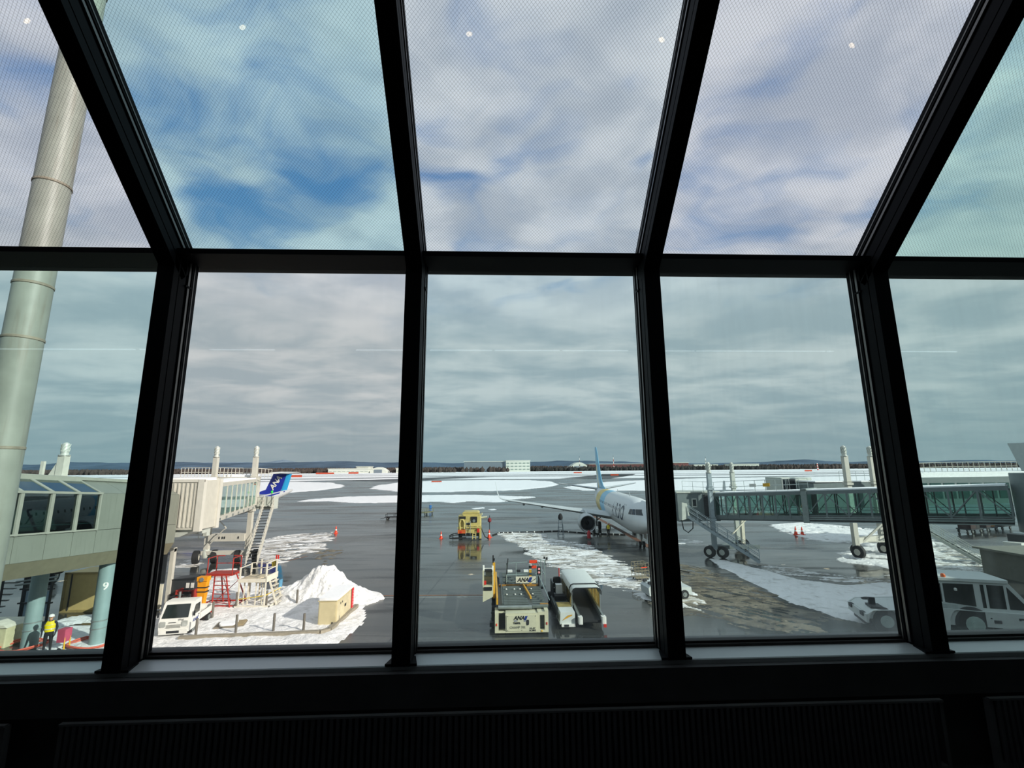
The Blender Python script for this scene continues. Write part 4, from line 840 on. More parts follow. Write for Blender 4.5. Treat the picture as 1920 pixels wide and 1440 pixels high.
# ---------------------------------------------------------------- people
def person(label, loc, rz, h, top_m, leg_m, skin_m, pose='stand', helmet=None, vest=None, group=None):
    k = h/1.75
    V = {}; E_ = []; R = {}
    def vtx(n, p, r, par=None):
        V[n] = Vector(p)*k; R[n] = r*k
        if par: E_.append((par, n))
    vtx('pelvis', (0, 0, .95), .145); vtx('waist', (0, .01, 1.10), .135, 'pelvis'); vtx('chest', (0, 0, 1.30), .165, 'waist'); vtx('neckb', (0, -.005, 1.47), .075, 'chest'); vtx('neck', (0, -.015, 1.53), .055, 'neckb'); vtx('jaw', (0, -.035, 1.58), .075, 'neck'); vtx('head', (0, -.02, 1.68), .098, 'jaw')
    for s_, n in ((-1, 'l'), (1, 'r')):
        fw = {'stand': (0, .04*s_), 'walk': (-.18*s_, -.1*s_), 'reach': (0, .05*s_)}[pose]
        vtx('hip'+n, (.10*s_, 0, .88), .105, 'pelvis'); vtx('knee'+n, (.11*s_, fw[0], .49), .065, 'hip'+n); vtx('ankle'+n, (.12*s_, fw[0]*1.1+.02, .09), .045, 'knee'+n); vtx('toe'+n, (.135*s_, fw[0]*1.1-.15, .04), .04, 'ankle'+n)
        vtx('sho'+n, (.20*s_, 0, 1.42), .07, 'chest')
        if pose == 'reach': el, ha = (.27*s_, -.16, 1.55), (.18*s_, -.30, 1.80)
        else: el, ha = (.27*s_, .02-fw[0]*.4, 1.14), (.25*s_, -.12-fw[0]*.5, .90)
        vtx('elb'+n, el, .05, 'sho'+n); vtx('wri'+n, ha, .034, 'elb'+n)
        d = (Vector(ha)-Vector(el)).normalized(); sd_ = Vector((s_, 0, 0)); fwd = d.cross(sd_).normalized()
        hp = Vector(ha)+d*.06; vtx('palm'+n, hp, .034, 'wri'+n)
        for i in range(4):
            o_ = fwd*(-.03+.02*i); a = hp+d*.05+o_; vtx('f%d%s' % (i, n), a, .0095, 'palm'+n); vtx('g%d%s' % (i, n), a+d*(.035+.006*(1-abs(i-1.5)))-sd_*.02, .008, 'f%d%s' % (i, n))
        vtx('t'+n, hp-fwd*.05-d*.005, .010, 'palm'+n); vtx('u'+n, hp-fwd*.06+d*.035, .009, 't'+n)
    names = list(V); me = bpy.data.meshes.new('person'); me.from_pydata([tuple(V[n]) for n in names], [(names.index(a), names.index(b)) for a, b in E_], [])
    ob = bpy.data.objects.new('person', me); COL.objects.link(ob)
    sk = ob.modifiers.new('skin', 'SKIN'); ss = ob.modifiers.new('sub', 'SUBSURF'); ss.levels = 2; ss.render_levels = 2
    for i, n in enumerate(names):
        sv = me.skin_vertices[0].data[i]; r = R[n]; sv.radius = (r*1.15, r*.82) if n in ('chest', 'waist', 'pelvis') else (r, r); sv.use_root = (n == 'pelvis')
    dg = bpy.context.evaluated_depsgraph_get(); m2 = bpy.data.meshes.new_from_object(ob.evaluated_get(dg)); ob.modifiers.clear(); ob.data = m2; bpy.data.meshes.remove(me)
    m2.materials.clear()
    for mt in (top_m, leg_m, skin_m, black): m2.materials.append(mt)
    for p in m2.polygons:
        c = p.center/k; p.use_smooth = True
        p.material_index = 3 if c.z < .10 else 1 if (c.z < 1.0 and abs(c.x) < .2) else 2 if (c.z > 1.52 and abs(c.x) < .12 and abs(c.y) < .16) else 3 if (pose != 'reach' and c.z < .90 and abs(c.x) > .2) else 0
    m2.name = 'person'; ob.location = loc; ob.rotation_euler = (0, 0, rz); tag(ob, label, 'person', group)
    # face and ears, hair or helmet, vest
    MB().prism([(-.012, 1.60), (.012, 1.60), (.006, 1.66), (-.006, 1.66)], -.135, -.105, 'y').box(-.03, .03, -.118, -.10, 1.575, 1.583).build('face', skin_m, ob).scale = (k, k, k)
    m_ = MB(); m_.lathe([(.016, -.004), (.016, .004)], (-.037, -.112, 1.675), 8, 'y'); m_.lathe([(.016, -.004), (.016, .004)], (.037, -.112, 1.675), 8, 'y'); m_.build('eyes', ink, ob).scale = (k, k, k)
    m_ = MB(); m_.cbox((-.10, -.01, 1.665), (.02, .035, .06)); m_.cbox((.10, -.01, 1.665), (.02, .035, .06)); m_.build('ears', skin_m, ob).scale = (k, k, k)
    hm = helmet or mat('hair_black', '#17130f', .7)
    MB().lathe([(.118 if helmet else .104, 0), (.112, .04), (.095, .085), (.055, .115), (.005, .125)], (0, -.01, 1.69), 14).build('helmet' if helmet else 'hair', hm, ob).scale = (k, k, k)
    if vest:
        rg = [[Vector((1.22*a*math.cos(th), .92*b*math.sin(th), z)) for th in [2*PI*i/18 for i in range(18)]] for z, a, b in ((1.0, .155, .14), (1.12, .165, .15), (1.30, .185, .165), (1.42, .16, .14), (1.48, .11, .10))]
        o = MB().loft(rg).build('vest', vest, ob); o.scale = (k, k, k)
        for z in (1.10, 1.28): MB().loft([[Vector((1.25*a*math.cos(th), .95*b*math.sin(th), z+dz)) for th in [2*PI*i/18 for i in range(18)]] for dz, a, b in ((0, .168, .155), (.05, .176, .16))]).build('reflective_band', mat('band_silver', '#d8d8c8', .3, .4), o)
    return ob
skin = mat('skin', '#b98a6b', .6, var=.05); navyc = mat('navy_cloth', '#1a1f2b', .8); blackc = mat('black_cloth', '#16171a', .85); hivis = mat('hivis_yellow', '#d9c400', .6); blue_c = mat('blue_cloth', '#2a6db0', .7)
person('ground worker in yellow vest and dark trousers beside the half-shaded column', (-21.95, 25.35, .02), .5, 1.74, navyc, blackc, skin, 'stand', mat('helmet_white', '#d8d8d4', .4), hivis)
person('ground worker with yellow vest walking under the airliner wing', (14.6, 60.6, .02), -.4, 1.74, blackc, blackc, skin, 'walk', mat('helmet_white', '#d8d8d4', .4), hivis)
person('worker in blue overalls behind the baggage dolly', (-12.9, 96.5, .02), 0, 1.74, blue_c, blue_c, skin, 'stand', mat('helmet_blue', '#3a8ad0', .4))
t = thing('hand_cart', 'pink hand cart beside the worker in the yellow vest', 'cart', (-21.45, 25.65, 0))
MB().box(-.18, .18, -.2, .2, .45, 1.05).build('bag', mat('pink_bag', '#b34a62', .7), t); MB().cyl((.2, -.15, .05), (.15, -.15, .7), .03).cyl((.2, .15, .05), (.15, .15, .7), .03).build('frame', yellow, t)
for s_ in (-.2, .2): wheel(t, (0, s_, .1), (0, 1, 0), .1, .05, steel, 10)

# ================================================================== airliners
def airfoil(xle, xte, n=8, t=.12):
    """closed outline (x, thickness offset)"""
    c = xle-xte; up = []
    for i in range(n+1):
        f = i/n; th = t*c*(2.97*math.sqrt(f)-1.26*f-3.52*f*f+2.84*f**3-1.02*f**4)*.5*1.0
        up.append((xle-c*f, th))
    return up + [(x, -z) for x, z in reversed(up[1:-1])]
def surf_wing(secs, mt, name, parent, vertical=False):
    """secs: (xle, xte, span coordinate, height, thickness ratio)"""
    rings = []
    for xle, xte, y, z, t in secs:
        rings.append([Vector((x, h, z)) if vertical else Vector((x, y, z+h)) for x, h in airfoil(xle, xte, 8, t)] if not vertical else [Vector((x, y+h, z)) for x, h in airfoil(xle, xte, 8, t)])
    return MB().loft(rings).build(name, mt, parent, 50)
def interp(tab, x):
    if x >= tab[0][0]: return tab[0][1:]
    for a, b in zip(tab, tab[1:]):
        if x >= b[0]:
            f = (a[0]-x)/(a[0]-b[0]); return tuple(p+(q_-p)*f for p, q_ in zip(a[1:], b[1:]))
    return tab[-1][1:]
FUS = [(0, 2.80, .04, .04), (-.12, 2.80, .28, .26), (-.4, 2.83, .52, .50), (-.9, 2.90, .82, .80), (-1.6, 3.0, 1.14, 1.14), (-2.4, 3.13, 1.40, 1.46), (-3.3, 3.24, 1.62, 1.74), (-4.5, 3.29, 1.80, 1.93), (-6, 3.30, 1.88, 2.0), (-14, 3.30, 1.88, 2.0), (-24, 3.30, 1.88, 2.0), (-27, 3.38, 1.82, 1.90), (-30, 3.62, 1.58, 1.62), (-33, 4.0, 1.18, 1.24), (-36, 4.40, .72, .80), (-38.2, 4.70, .36, .42), (-39.2, 4.82, .14, .18)]
def fus_pt(tab, x, th, off=0.0):
    """th: 0 = aircraft right side (-y), pi/2 = top"""
    zc_f, rw, rh = interp(tab, x); return Vector((x, -(rw+off)*math.cos(th), zc_f+(rh+off)*math.sin(th)))
def patch(tab, x0, x1, t0, t1, off=.012, nx=2, nt=3):
    m_ = MB(); g = [[fus_pt(tab, x0+(x1-x0)*i/nx, t0+(t1-t0)*j/nt, off) for j in range(nt+1)] for i in range(nx+1)]
    g2 = [[fus_pt(tab, x0+(x1-x0)*i/nx, t0+(t1-t0)*j/nt, -.03) for j in range(nt+1)] for i in range(nx+1)]
    m_.loft(g, False, False); o = m_
    ring = lambda G: [G[0][j] for j in range(nt+1)]+[G[i][nt] for i in range(1, nx+1)]+[G[nx][j] for j in range(nt-1, -1, -1)]+[G[i][0] for i in range(nx-1, 0, -1)]
    o.loft([ring(g), ring(g2)], False); return o
def livery(name, fin=False):
    mt = bpy.data.materials.new(name); mt.use_nodes = True; T = NT(mt.node_tree)
    co = T.n('ShaderNodeTexCoord').outputs['Object']; sp = T.n('ShaderNodeSeparateXYZ'); T.l(co, sp.inputs[0]); x, z = sp.outputs[0], sp.outputs[2]
    W, Yl, Bl = (0.60, 0.63, 0.64), hexlin('#d2b53c'), hexlin('#5fb0d4')
    step = lambda a, e: T.math('GREATER_THAN', a, e)
    if fin:
        s_ = T.math('ADD', x, T.math('MULTIPLY', z, 0.62))                     # follows the swept leading edge
        c = T.mix(step(z, 9.2), T.mix(step(s_, -31.0), T.mix(step(s_, -32.6), Bl, Yl), Bl), Bl)
    else:
        s_ = T.math('ADD', x, T.math('MULTIPLY', T.math('SUBTRACT', z, 3.3), 0.9))
        c = T.mix(step(s_, -26.8), W, T.mix(step(s_, -22.2), Yl, T.mix(step(s_, -18.0), Bl, W)))
    n = T.noise(co, .8, 4, .6); c = T.mix(T.rng(n, .4, .75, 0, .12), c, (0.35, 0.37, 0.38))
    p = T.n('ShaderNodeBsdfPrincipled'); T.l(c, p.inputs['Base Color']); p.inputs['Roughness'].default_value = .3
    o = T.n('ShaderNodeOutputMaterial'); T.l(p.outputs[0], o.inputs[0]); return mt
wing_m = mat('wing_grey', '#b4babb', .35, var=.05, scale=.6); cowl_m = mat('cowl_white', '#b9bebf', .35, var=.05); lip_m = mat('inlet_lip', '#a8acae', .25, .7)
t = thing('airliner', 'white twin-engine airliner with pale blue and yellow tail facing the terminal', 'airplane', (16.06, 48.67, 0), math.radians(-94.6))
AL = t
n = 36
fus = MB().loft([[Vector((x, rw*math.cos(2*PI*i/n), zc_f+rh*math.sin(2*PI*i/n))) for i in range(n)] for x, zc_f, rw, rh in [(x, *interp(FUS, x)) for x in (0, -.05, -.12, -.25, -.4, -.65, -.9, -1.25, -1.6, -2.0, -2.4, -2.85, -3.3, -3.9, -4.5, -5.2, -6, -14, -24, -25.5, -27, -28.5, -30, -31.5, -33, -34.5, -36, -37.2, -38.2, -39.2)]]).build('fuselage', livery('airliner_paint'), t, 60)
glassd = mat('cockpit_glass', '#141b22', .08, spec=.8)
for s_ in (0, 1):
    f = lambda th: th if s_ == 0 else PI-th
    sg_ = -1 if s_ == 0 else 1
    def cpt(x, z, off):
        zc_f, rw, rh = interp(FUS, x); u = max(-1, min(1, (z-zc_f)/rh)); return Vector((x+off*.5, sg_*(rw*math.sqrt(1-u*u)+off), z+off*.5))
    for t0, t1 in ((.02, .36), (.40, .66), (.70, 1.0)):
        g1 = []; g0 = []
        for i in range(5):
            tt = t0+(t1-t0)*i/4; xb = -1.02-2.1*tt; xt = -1.86-1.30*tt; zb_ = 3.72-.04*tt; zt_ = 4.27-.05*tt
            g1.append([cpt(xb+(xt-xb)*j/4, zb_+(zt_-zb_)*j/4, .015) for j in range(5)]); g0.append([cpt(xb+(xt-xb)*j/4, zb_+(zt_-zb_)*j/4, -.03) for j in range(5)])
        m_ = MB(); m_.loft(g1, False, False); rg_ = lambda G: G[0]+[G[i][4] for i in range(1, 5)]+G[4][3::-1]+[G[i][0] for i in range(3, 0, -1)]
        m_.loft([rg_(g1), rg_(g0)], False); m_.build('cockpit_window', glassd, fus)
    patch(FUS, -4.6, -5.45, f(-.22), f(.72), .008).build('door', mat('door_white', '#b3b9ba', .35), fus)
    for x in (-4.6, -5.45): patch(FUS, x-.03, x+.03, f(-.22), f(.72), .014, 1).build('door_seam', dark, fus)
    patch(FUS, -4.95, -5.1, f(.38), f(.50), .016, 1).build('door_window', dark, fus)
wme = patch(FUS, -6.5, -6.75, .16, .34, .01, 1, 1).mesh('cabin_window', glassd)
wme2 = patch(FUS, -6.5, -6.75, PI-.34, PI-.16, .01, 1, 1).mesh('cabin_window', glassd)
for i in range(17): link('cabin_window', wme, fus, (-i*1.02, 0, 0)); link('cabin_window', wme2, fus, (-i*1.02, 0, 0))
me = text_mesh('AIRDO', 2.5, .12, .002, 1.12, .02)
for v_ in me.vertices:
    x = -8.3 + v_.co.x*.88; v_.co = fus_pt(FUS, x, .12 + v_.co.y/2.0, .012+v_.co.z)
me.materials.append(mat('title_navy', '#1b2a3f', .4)); link('title_lettering', me, fus)
for s_ in (-1, 1):
    surf_wing([(-13.2, -22.2, s_*.5, 2.25, .13), (-14.4, -21.9, s_*2.0, 2.35, .13), (-17.0, -22.0, s_*6.0, 2.78, .12), (-22.4, -24.3, s_*16.6, 4.0, .10), (-22.9, -24.5, s_*17.15, 4.25, .09), (-23.4, -24.8, s_*17.5, 4.9, .08), (-24.6, -25.3, s_*17.95, 6.55, .07)], wing_m, 'wing', t)
    for yy in (7.4, 10.6, 13.4): MB().tube([(-19.6-(yy-6)*.36, s_*yy, 2.62+(yy-6)*.11), (-21.4-(yy-6)*.25, s_*yy, 2.42+(yy-6)*.11), (-23.2-(yy-6)*.22, s_*yy, 2.75+(yy-6)*.11)], [.06, .2, .04], 8).build('flap_fairing', wing_m, t)
    nc = (0, s_*4.83, 1.52)
    e = MB().lathe([(.86, -13.35), (.94, -13.05), (1.02, -12.98), (1.10, -13.1), (1.17, -13.7), (1.19, -14.6), (1.12, -15.9), (.98, -16.6), (.70, -16.6), (.62, -17.4), (.35, -18.0), (.05, -18.2)], nc, 28, 'x', False).build('engine', cowl_m, t, 50)
    MB().lathe([(.86, -13.36), (.90, -13.15), (.95, -13.0), (1.02, -12.95), (1.08, -13.02)], nc, 28, 'x', False).build('inlet_lip', lip_m, e)
    fan = MB().lathe([(.86, -13.4), (.86, -14.1), (.02, -14.1)], nc, 24, 'x', False).build('inlet_duct', mat('duct_dark', '#22262a', .5), e)
    MB().lathe([(.02, -13.55), (.12, -13.7), (.25, -14.05), (.25, -14.1)], nc, 14, 'x').build('spinner', dark, e)
    bl_ = MB().add([(-13.95, .26, -.05), (-14.02, .26, .06), (-14.0, .84, .12), (-13.9, .84, -.10)], [(0, 1, 2, 3)]).mesh('fan_blade', mat('blade_grey', '#3c4146', .4, .5))
    for i in range(18): link('fan_blade', bl_, e, (0, nc[1], nc[2]), (2*PI*i/18, 0, 0))
    MB().prism([(-14.0, 2.6), (-16.8, 2.55), (-19.5, 2.6), (-18.5, 2.9), (-15.2, 3.0)], s_*4.83-.12, s_*4.83+.12, 'y').build('pylon', wing_m, t)
    # main gear
    g = MB().cyl((-19.4, s_*2.86, .5), (-19.4, s_*2.75, 2.4), .11, n=10).cyl((-19.4, s_*2.9, 1.2), (-19.2, s_*1.6, 2.2), .06, n=8).cyl((-19.4, s_*2.35, .56), (-19.4, s_*3.35, .56), .07, n=8).build('main_gear', steel, t)
    for dy in (-.42, .42): 
        w_ = wheel(t, (-19.4, s_*2.86+dy, .56), (0, 1, 0), .56, .38, steel)
    surf_wing([(-33.6, -37.6, s_*.3, 5.0, .10), (-37.6, -39.3, s_*7.1, 5.9, .09)], wing_m, 'tailplane', t)
surf_wing([(-26.8, -38.2, 0, 5.05, .030), (-30.6, -38.3, 0, 5.75, .055), (-32.6, -38.4, 0, 6.8, .075), (-37.2, -39.4, 0, 12.4, .09), (-37.9, -39.3, 0, 12.55, .06)], livery('fin_paint', True), 'tail_fin', t, True)
g = MB().cyl((-4.0, 0, .35), (-3.9, 0, 1.7), .08, n=10).cyl((-4.0, -.3, .34), (-4.0, .3, .34), .05, n=8).build('nose_gear', steel, t)
for dy in (-.22, .22): wheel(t, (-4.0, dy, .34), (0, 1, 0), .34, .2, steel)
MB().box(-4.6, -3.2, -.42, -.38, .95, 1.5).box(-4.6, -3.2, .38, .42, .95, 1.5).build('gear_door', white_paint, t)
for x in (-9, -17): MB().prism([(x, 5.25), (x-.5, 5.25), (x-.55, 5.7), (x-.35, 5.7)], -.02, .02, 'y').build('aerial', wing_m, t)
MB().cyl((-14, 0, 1.35), (-14, 0, 1.25), .1, n=10).build('beacon', red, t)

# turboprop tail behind the white bridge
blu, cy_ = mat('tail_blue', '#1c2c92', .35, var=.03), mat('tail_cyan', '#2f9fd6', .35, var=.03)
t = thing('turboprop', 'turboprop airplane with blue T-tail behind the white bridge', 'airplane', (-32.5, 75.2, 0), math.radians(184))
# local: +x forward (points left in the view), tail at the origin
FQ = [(28, 2.4, .05, .05), (27, 2.45, .7, .7), (25, 2.75, 1.2, 1.2), (22, 2.9, 1.34, 1.34), (9, 2.9, 1.34, 1.34), (6, 3.3, 1.15, 1.15), (3, 4.2, .80, .80), (.5, 5.1, .45, .48), (-.8, 5.6, .12, .16)]
MB().loft([[Vector((x, rw*math.cos(2*PI*i/24), zc_f+rh*math.sin(2*PI*i/24))) for i in range(24)] for x, zc_f, rw, rh in FQ]).build('fuselage', mat('turboprop_white', '#c9ccce', .35, var=.03), t, 60)
for s_ in (0, PI):
    f = (lambda th: th) if s_ == 0 else (lambda th: PI-th)
    patch(FQ, 22, .2, f(.30), f(.72), .015, 14).build('blue_band', blu, t)
def fin_sec(xl, xt, z, th): return [Vector((x, h, z)) for x, h in airfoil(xl, xt, 8, th)]
MB().loft([fin_sec(5.2, 1.0, 5.0, .08), fin_sec(3.2, .9, 5.7, .1), fin_sec(2.25, -.35, 8.1, .1)]).build('tail_fin', blu, t)
MB().loft([fin_sec(1.0, .1, 5.2, .16), fin_sec(.30, -.55, 8.1, .16)]).build('rudder', cy_, t)
o = text('ANA', 1.08, white_paint, t, (1.72, .19, 6.72), spacing=.95, bold=.03, shear=.2, name='tail_lettering'); o.rotation_euler = (Matrix.Rotation(PI, 3, 'Z') @ Matrix.Rotation(PI/2, 3, 'X') @ Matrix.Rotation(math.radians(58), 3, 'Z')).to_euler()
MB().loft([[Vector((x, y, 8.28+h)) for x, h in airfoil(a, b, 8, .13)] for y, a, b in ((-4.6, 1.2, -.4), (0, 1.9, -.7), (4.6, 1.2, -.4))]).build('tailplane', white_paint, t)
MB().loft([[Vector((x, y, 4.1+h)) for x, h in airfoil(a, b, 8, .15)] for y, a, b in ((-14, 14.6, 13.0), (-4, 15.3, 12.6), (4, 15.3, 12.6), (14, 14.6, 13.0))]).build('wing', wing_m, t)
for s_ in (-1, 1):
    MB().lathe([(.15, 18.3), (.5, 17.6), (.7, 15.5), (.6, 12), (.2, 10.5)], (0, s_*4.4, 3.6), 16, 'x').build('nacelle', white_paint, t); wheel(t, (14.5, s_*4.4, .5), (0, 1, 0), .5, .4, steel); MB().cyl((14.5, s_*4.4, .5), (14.5, s_*4.4, 3.2), .1).build('gear_leg', steel, t)
wheel(t, (25.3, 0, .4), (0, 1, 0), .4, .3, steel); MB().cyl((25.3, 0, .4), (25.3, 0, 1.9), .08).build('gear_leg', steel, t)

# fin of another aircraft at the right edge
t = thing('airliner', 'pale grey airliner fin rising above the far bridge at the right edge', 'airplane', (72.2, 61.5, 0), math.radians(-60))
FF = [(36, 2.8, .05, .05), (34, 3.1, 1.3, 1.4), (30, 3.3, 1.88, 2.0), (12, 3.3, 1.88, 2.0), (6, 3.7, 1.5, 1.6), (2, 4.4, .75, .8), (-.5, 4.8, .15, .18)]
MB().loft([[Vector((x, rw*math.cos(2*PI*i/24), zc_f+rh*math.sin(2*PI*i/24))) for i in range(24)] for x, zc_f, rw, rh in FF]).build('fuselage', cowl_m, t, 60)
MB().loft([fin_sec(8.0, 0.6, 5.0, .05), fin_sec(4.8, .4, 6.9, .08), fin_sec(1.5, -.7, 11.7, .09)]).build('tail_fin', mat('fin_grey', '#bcc4c4', .4, var=.04), t)
wheel(t, (18, 2.8, .56), (0, 1, 0), .56, .4, steel); wheel(t, (18, -2.8, .56), (0, 1, 0), .56, .4, steel); wheel(t, (32, 0, .4), (0, 1, 0), .4, .3, steel)
for s_ in (-1, 1): MB().cyl((18, s_*2.8, .5), (18, s_*2.6, 2.4), .1).build('gear_leg', steel, t)
MB().cyl((32, 0, .4), (32, 0, 1.8), .08).build('gear_leg', steel, t)

# ================================================================== container loader
t = thing('container_loader', 'cream airport container loader with roller deck and blue-striped signs', 'loader', (1.45, 31.0, 0))
LO = t; lc = mat('loader_cream', '#c6c3a8', .45, var=.04, streak=.12); deck_m = mat('deck_steel', '#4e5654', .5, .3, var=.2); rol_m = mat('roller_steel', '#68706d', .4, .5)
fb = MB().rbox(.60, 2.34, 26.5, 27.7, .12, 1.10, .04, 'y').wbuild('front_housing', lc, t)
MB().box(.66, 2.28, 26.47, 26.5, .20, 1.0).wbuild('front_panel', lc, fb)
for x, z in ((.72, .25), (.72, .95), (2.22, .25), (2.22, .95), (1.47, .95), (1.47, .25)): MB().cyl((x, 26.455, z), (x, 26.47, z), .018, n=8).wbuild('fastener', dark, fb)
MB().rbox(1.73, 1.87, 26.45, 26.47, .50, .78, .06, 'y').wbuild('hand_hole', black, fb)
def wtext(s, size, mt, parent, p, **kw):
    L = Vector((0, 0, 0)); q_ = parent
    while q_ is not None: L += q_.location; q_ = q_.parent
    return text(s, size, mt, parent, Vector(p)-L, **kw)
wtext('ANA', .27, ink, fb, (1.33, 26.462, .86), shear=.3, bold=.008)
MB().prism([(1.60, .76), (1.68, .96), (1.80, .96), (1.72, .76)], 26.455, 26.47, 'y').wbuild('blue_slash', navy, fb)
MB().prism([(1.06, .735), (1.28, .735), (1.24, .71), (1.06, .70)], 26.458, 26.47, 'y').prism([(1.58, .72), (1.82, .74), (1.80, .72), (1.6, .69)], 26.458, 26.47, 'y').wbuild('underline', navy, fb)
wtext('TREPEL', .115, ink, fb, (1.22, 26.462, .60), bold=.006, spacing=1.1); wtext('CHAMP 70S', .165, mat('grey_ink', '#6d6f66', .5), fb, (1.25, 26.462, .39))
wtext('HL-07', .125, ink, fb, (2.05, 26.462, .34)); wtext('HL3881', .11, ink, fb, (2.05, 26.462, .24))
MB().box(.04, .24, 26.5, 27.6, .12, 1.10).box(.24, .60, 26.9, 27.6, .12, 1.05).box(.24, .60, 26.5, 26.6, .12, .22).wbuild('left_corner', lc, t); MB().box(.25, .60, 26.85, 26.9, .22, 1.0).wbuild('left_recess', black, t)
MB().box(2.34, 2.46, 26.5, 27.6, .12, 1.15).box(2.72, 2.92, 26.5, 27.6, .12, 1.22).box(2.46, 2.72, 26.5, 27.6, .12, .24).box(2.46, 2.72, 26.5, 27.6, .98, 1.15).wbuild('right_corner', lc, t); MB().box(2.46, 2.72, 26.75, 26.8, .24, .98).wbuild('right_recess', black, t)
for i in range(5): MB().box(2.50+i*.045, 2.515+i*.045, 26.68, 26.70, .30, .90).wbuild('grille_bar', steel, t)
MB().box(2.80, 2.86, 26.47, 26.5, .50, .62).wbuild('red_reflector', red, t); MB().box(.10, .16, 26.47, 26.5, .48, .60).wbuild('orange_reflector', orange, t); MB().box(2.52, 2.60, 26.47, 26.5, .16, .22).wbuild('side_lamp', yellow, t)
MB().box(.15, 2.85, 27.4, 36.2, .35, .75).wbuild('chassis', dark, t)
for x in (-.02, 2.92):
    for y in (28.2, 29.3, 33.6, 34.8): wheel(t, Vector((x, y, .36))-t.location, (1, 0, 0), .36, .26, steel)
MB().box(-.25, .0, 27.5, 27.9, .12, .34).wbuild('left_step', dark, t)
# main deck
MB().box(.20, 2.95, 27.1, 31.5, 1.12, 1.30).wbuild('main_deck', deck_m, t)
MB().rbox(.22, 2.08, 26.95, 27.12, 1.16, 1.34, .07, 'x').wbuild('front_bumper', steel, t); MB().rbox(2.1, 2.98, 26.98, 27.15, 1.18, 1.36, .06, 'x').wbuild('front_bumper', mat('bumper_grey', '#5d6562', .5), t); MB().box(2.55, 3.0, 27.12, 27.35, 1.30, 1.36).wbuild('bumper_rust', mat('ochre_edge', '#9a6d27', .7), t)
rme = MB().cyl((.55, 0, 0), (1.92, 0, 0), .05, n=10).mesh('roller', rol_m)
for i in range(13): link('roller', rme, t, Vector((0, 27.35+i*.32, 1.32))-t.location)
rme2 = MB().cyl((2.15, 0, 0), (2.85, 0, 0), .04, n=10).mesh('roller', rol_m)
for i in range(9): link('roller', rme2, t, Vector((0, 27.55+i*.42, 1.315))-t.location)
for y in (29.2, 30.4):
    for x in (.75, 1.25, 1.6, 2.3): MB().lathe([(.06, 0), (.05, .03), (.01, .05)], (x, y, 1.36), 10).wbuild('castor', white_paint, t)
MB().box(.42, .50, 27.2, 31.4, 1.30, 1.42).wbuild('side_guide', deck_m, t)
yb = mat('guide_yellow', '#c8962c', .5)
MB().bar((.17, 27.3, 1.5), (.12, 33.4, 1.62), .10, .34).wbuild('left_guide', yb, t); MB().bar((2.12, 28.2, 1.42), (1.86, 31.4, 1.42), .08, .12).wbuild('centre_guide', yb, t); MB().box(.3, 2.9, 31.35, 31.5, 1.30, 1.40).wbuild('deck_edge', mat('ochre_edge', '#9a6d27', .7), t)
# front bridge deck beyond
MB().box(.35, 3.2, 31.8, 36.2, 1.0, 1.14).wbuild('bridge_deck', deck_m, t)
for i in range(9): link('roller', MATS.setdefault('_r3', MB().cyl((.6, 0, 0), (2.9, 0, 0), .06, n=10).mesh('roller', rol_m)), t, Vector((0, 32.1+i*.45, 1.17))-t.location)
for i in range(3): MB().box(1.0+i*.6, 1.35+i*.6, 36.0, 36.3, 1.14, 1.3).wbuild('deck_stop', [white_paint, black, white_paint][i], t)
MB().cyl((.15, 36, .9), (2.9, 28, .5), .06).cyl((.15, 28, .5), (.15, 36, .9), .06).wbuild('scissor_arm', dark, t)
# sign and rails
sg = MB().box(1.38, 2.66, 30.96, 31.0, 1.58, 1.97).wbuild('sign_board', cream, t)
wtext('ANA', .33, ink, sg, (1.83, 30.955, 1.77), shear=.3, bold=.01); MB().prism([(2.14, 1.64), (2.26, 1.92), (2.44, 1.92), (2.32, 1.64)], 30.95, 30.962, 'y').wbuild('blue_slash', navy, sg)
rg = mat('rail_grey', '#8fa09f', .4, .2)
for a, b in (((.85, 33.2, 2.35), (3.05, 33.2, 2.45)), ((.8, 31.6, 1.95), (3.25, 31.6, 2.0)), ((3.1, 27.4, 1.5), (2.85, 31.2, 2.0)), ((2.95, 33.2, 2.45), (3.25, 31.5, 2.0)), ((2.95, 31.2, 2.9), (3.3, 31.2, 2.9))): MB().cyl(a, b, .025, n=6).wbuild('guard_rail', rg, t)
for x, y, z in ((.85, 33.2, 2.35), (1.5, 33.2, 2.4), (2.9, 33.2, 2.45), (3.05, 31.6, 2.9), (3.25, 31.2, 2.9), (.8, 31.6, 1.95), (2.5, 33.2, 2.4)): MB().cyl((x, y, 1.1), (x, y, z), .025, n=6).wbuild('rail_post', rg, t)
MB().bar((.75, 32.0, 1.3), (.95, 33.4, 2.6), .06, .1).wbuild('black_lever', black, t)
MB().box(2.30, 2.46, 31.9, 32.0, 1.2, 2.2).wbuild('hazard_post', yb, t); MB().box(2.29, 2.47, 31.89, 32.01, 1.85, 2.0).box(2.29, 2.47, 31.89, 32.01, 2.25, 2.42).wbuild('hazard_band', black, t); MB().box(2.30, 2.46, 31.9, 32.0, 2.2, 2.55).wbuild('post_top', white_paint, t)
MB().box(2.42, 2.95, 33.1, 33.15, 2.35, 2.55).box(2.52, 2.90, 33.1, 33.15, 2.02, 2.2).wbuild('orange_board', orange, t)
lp = MB().cyl((2.88, 31.3, 1.1), (2.88, 31.3, 2.35), .05).box(2.76, 3.0, 31.2, 31.35, 2.0, 2.5).wbuild('signal_post', black, t)
for z in (2.15, 2.36): MB().lathe([(.075, 0), (.06, -.03), (.01, -.045)], (2.88, 31.2, z), 12, 'y').wbuild('signal_lamp', mat('pink_lens', '#e79aa0', .3), lp)
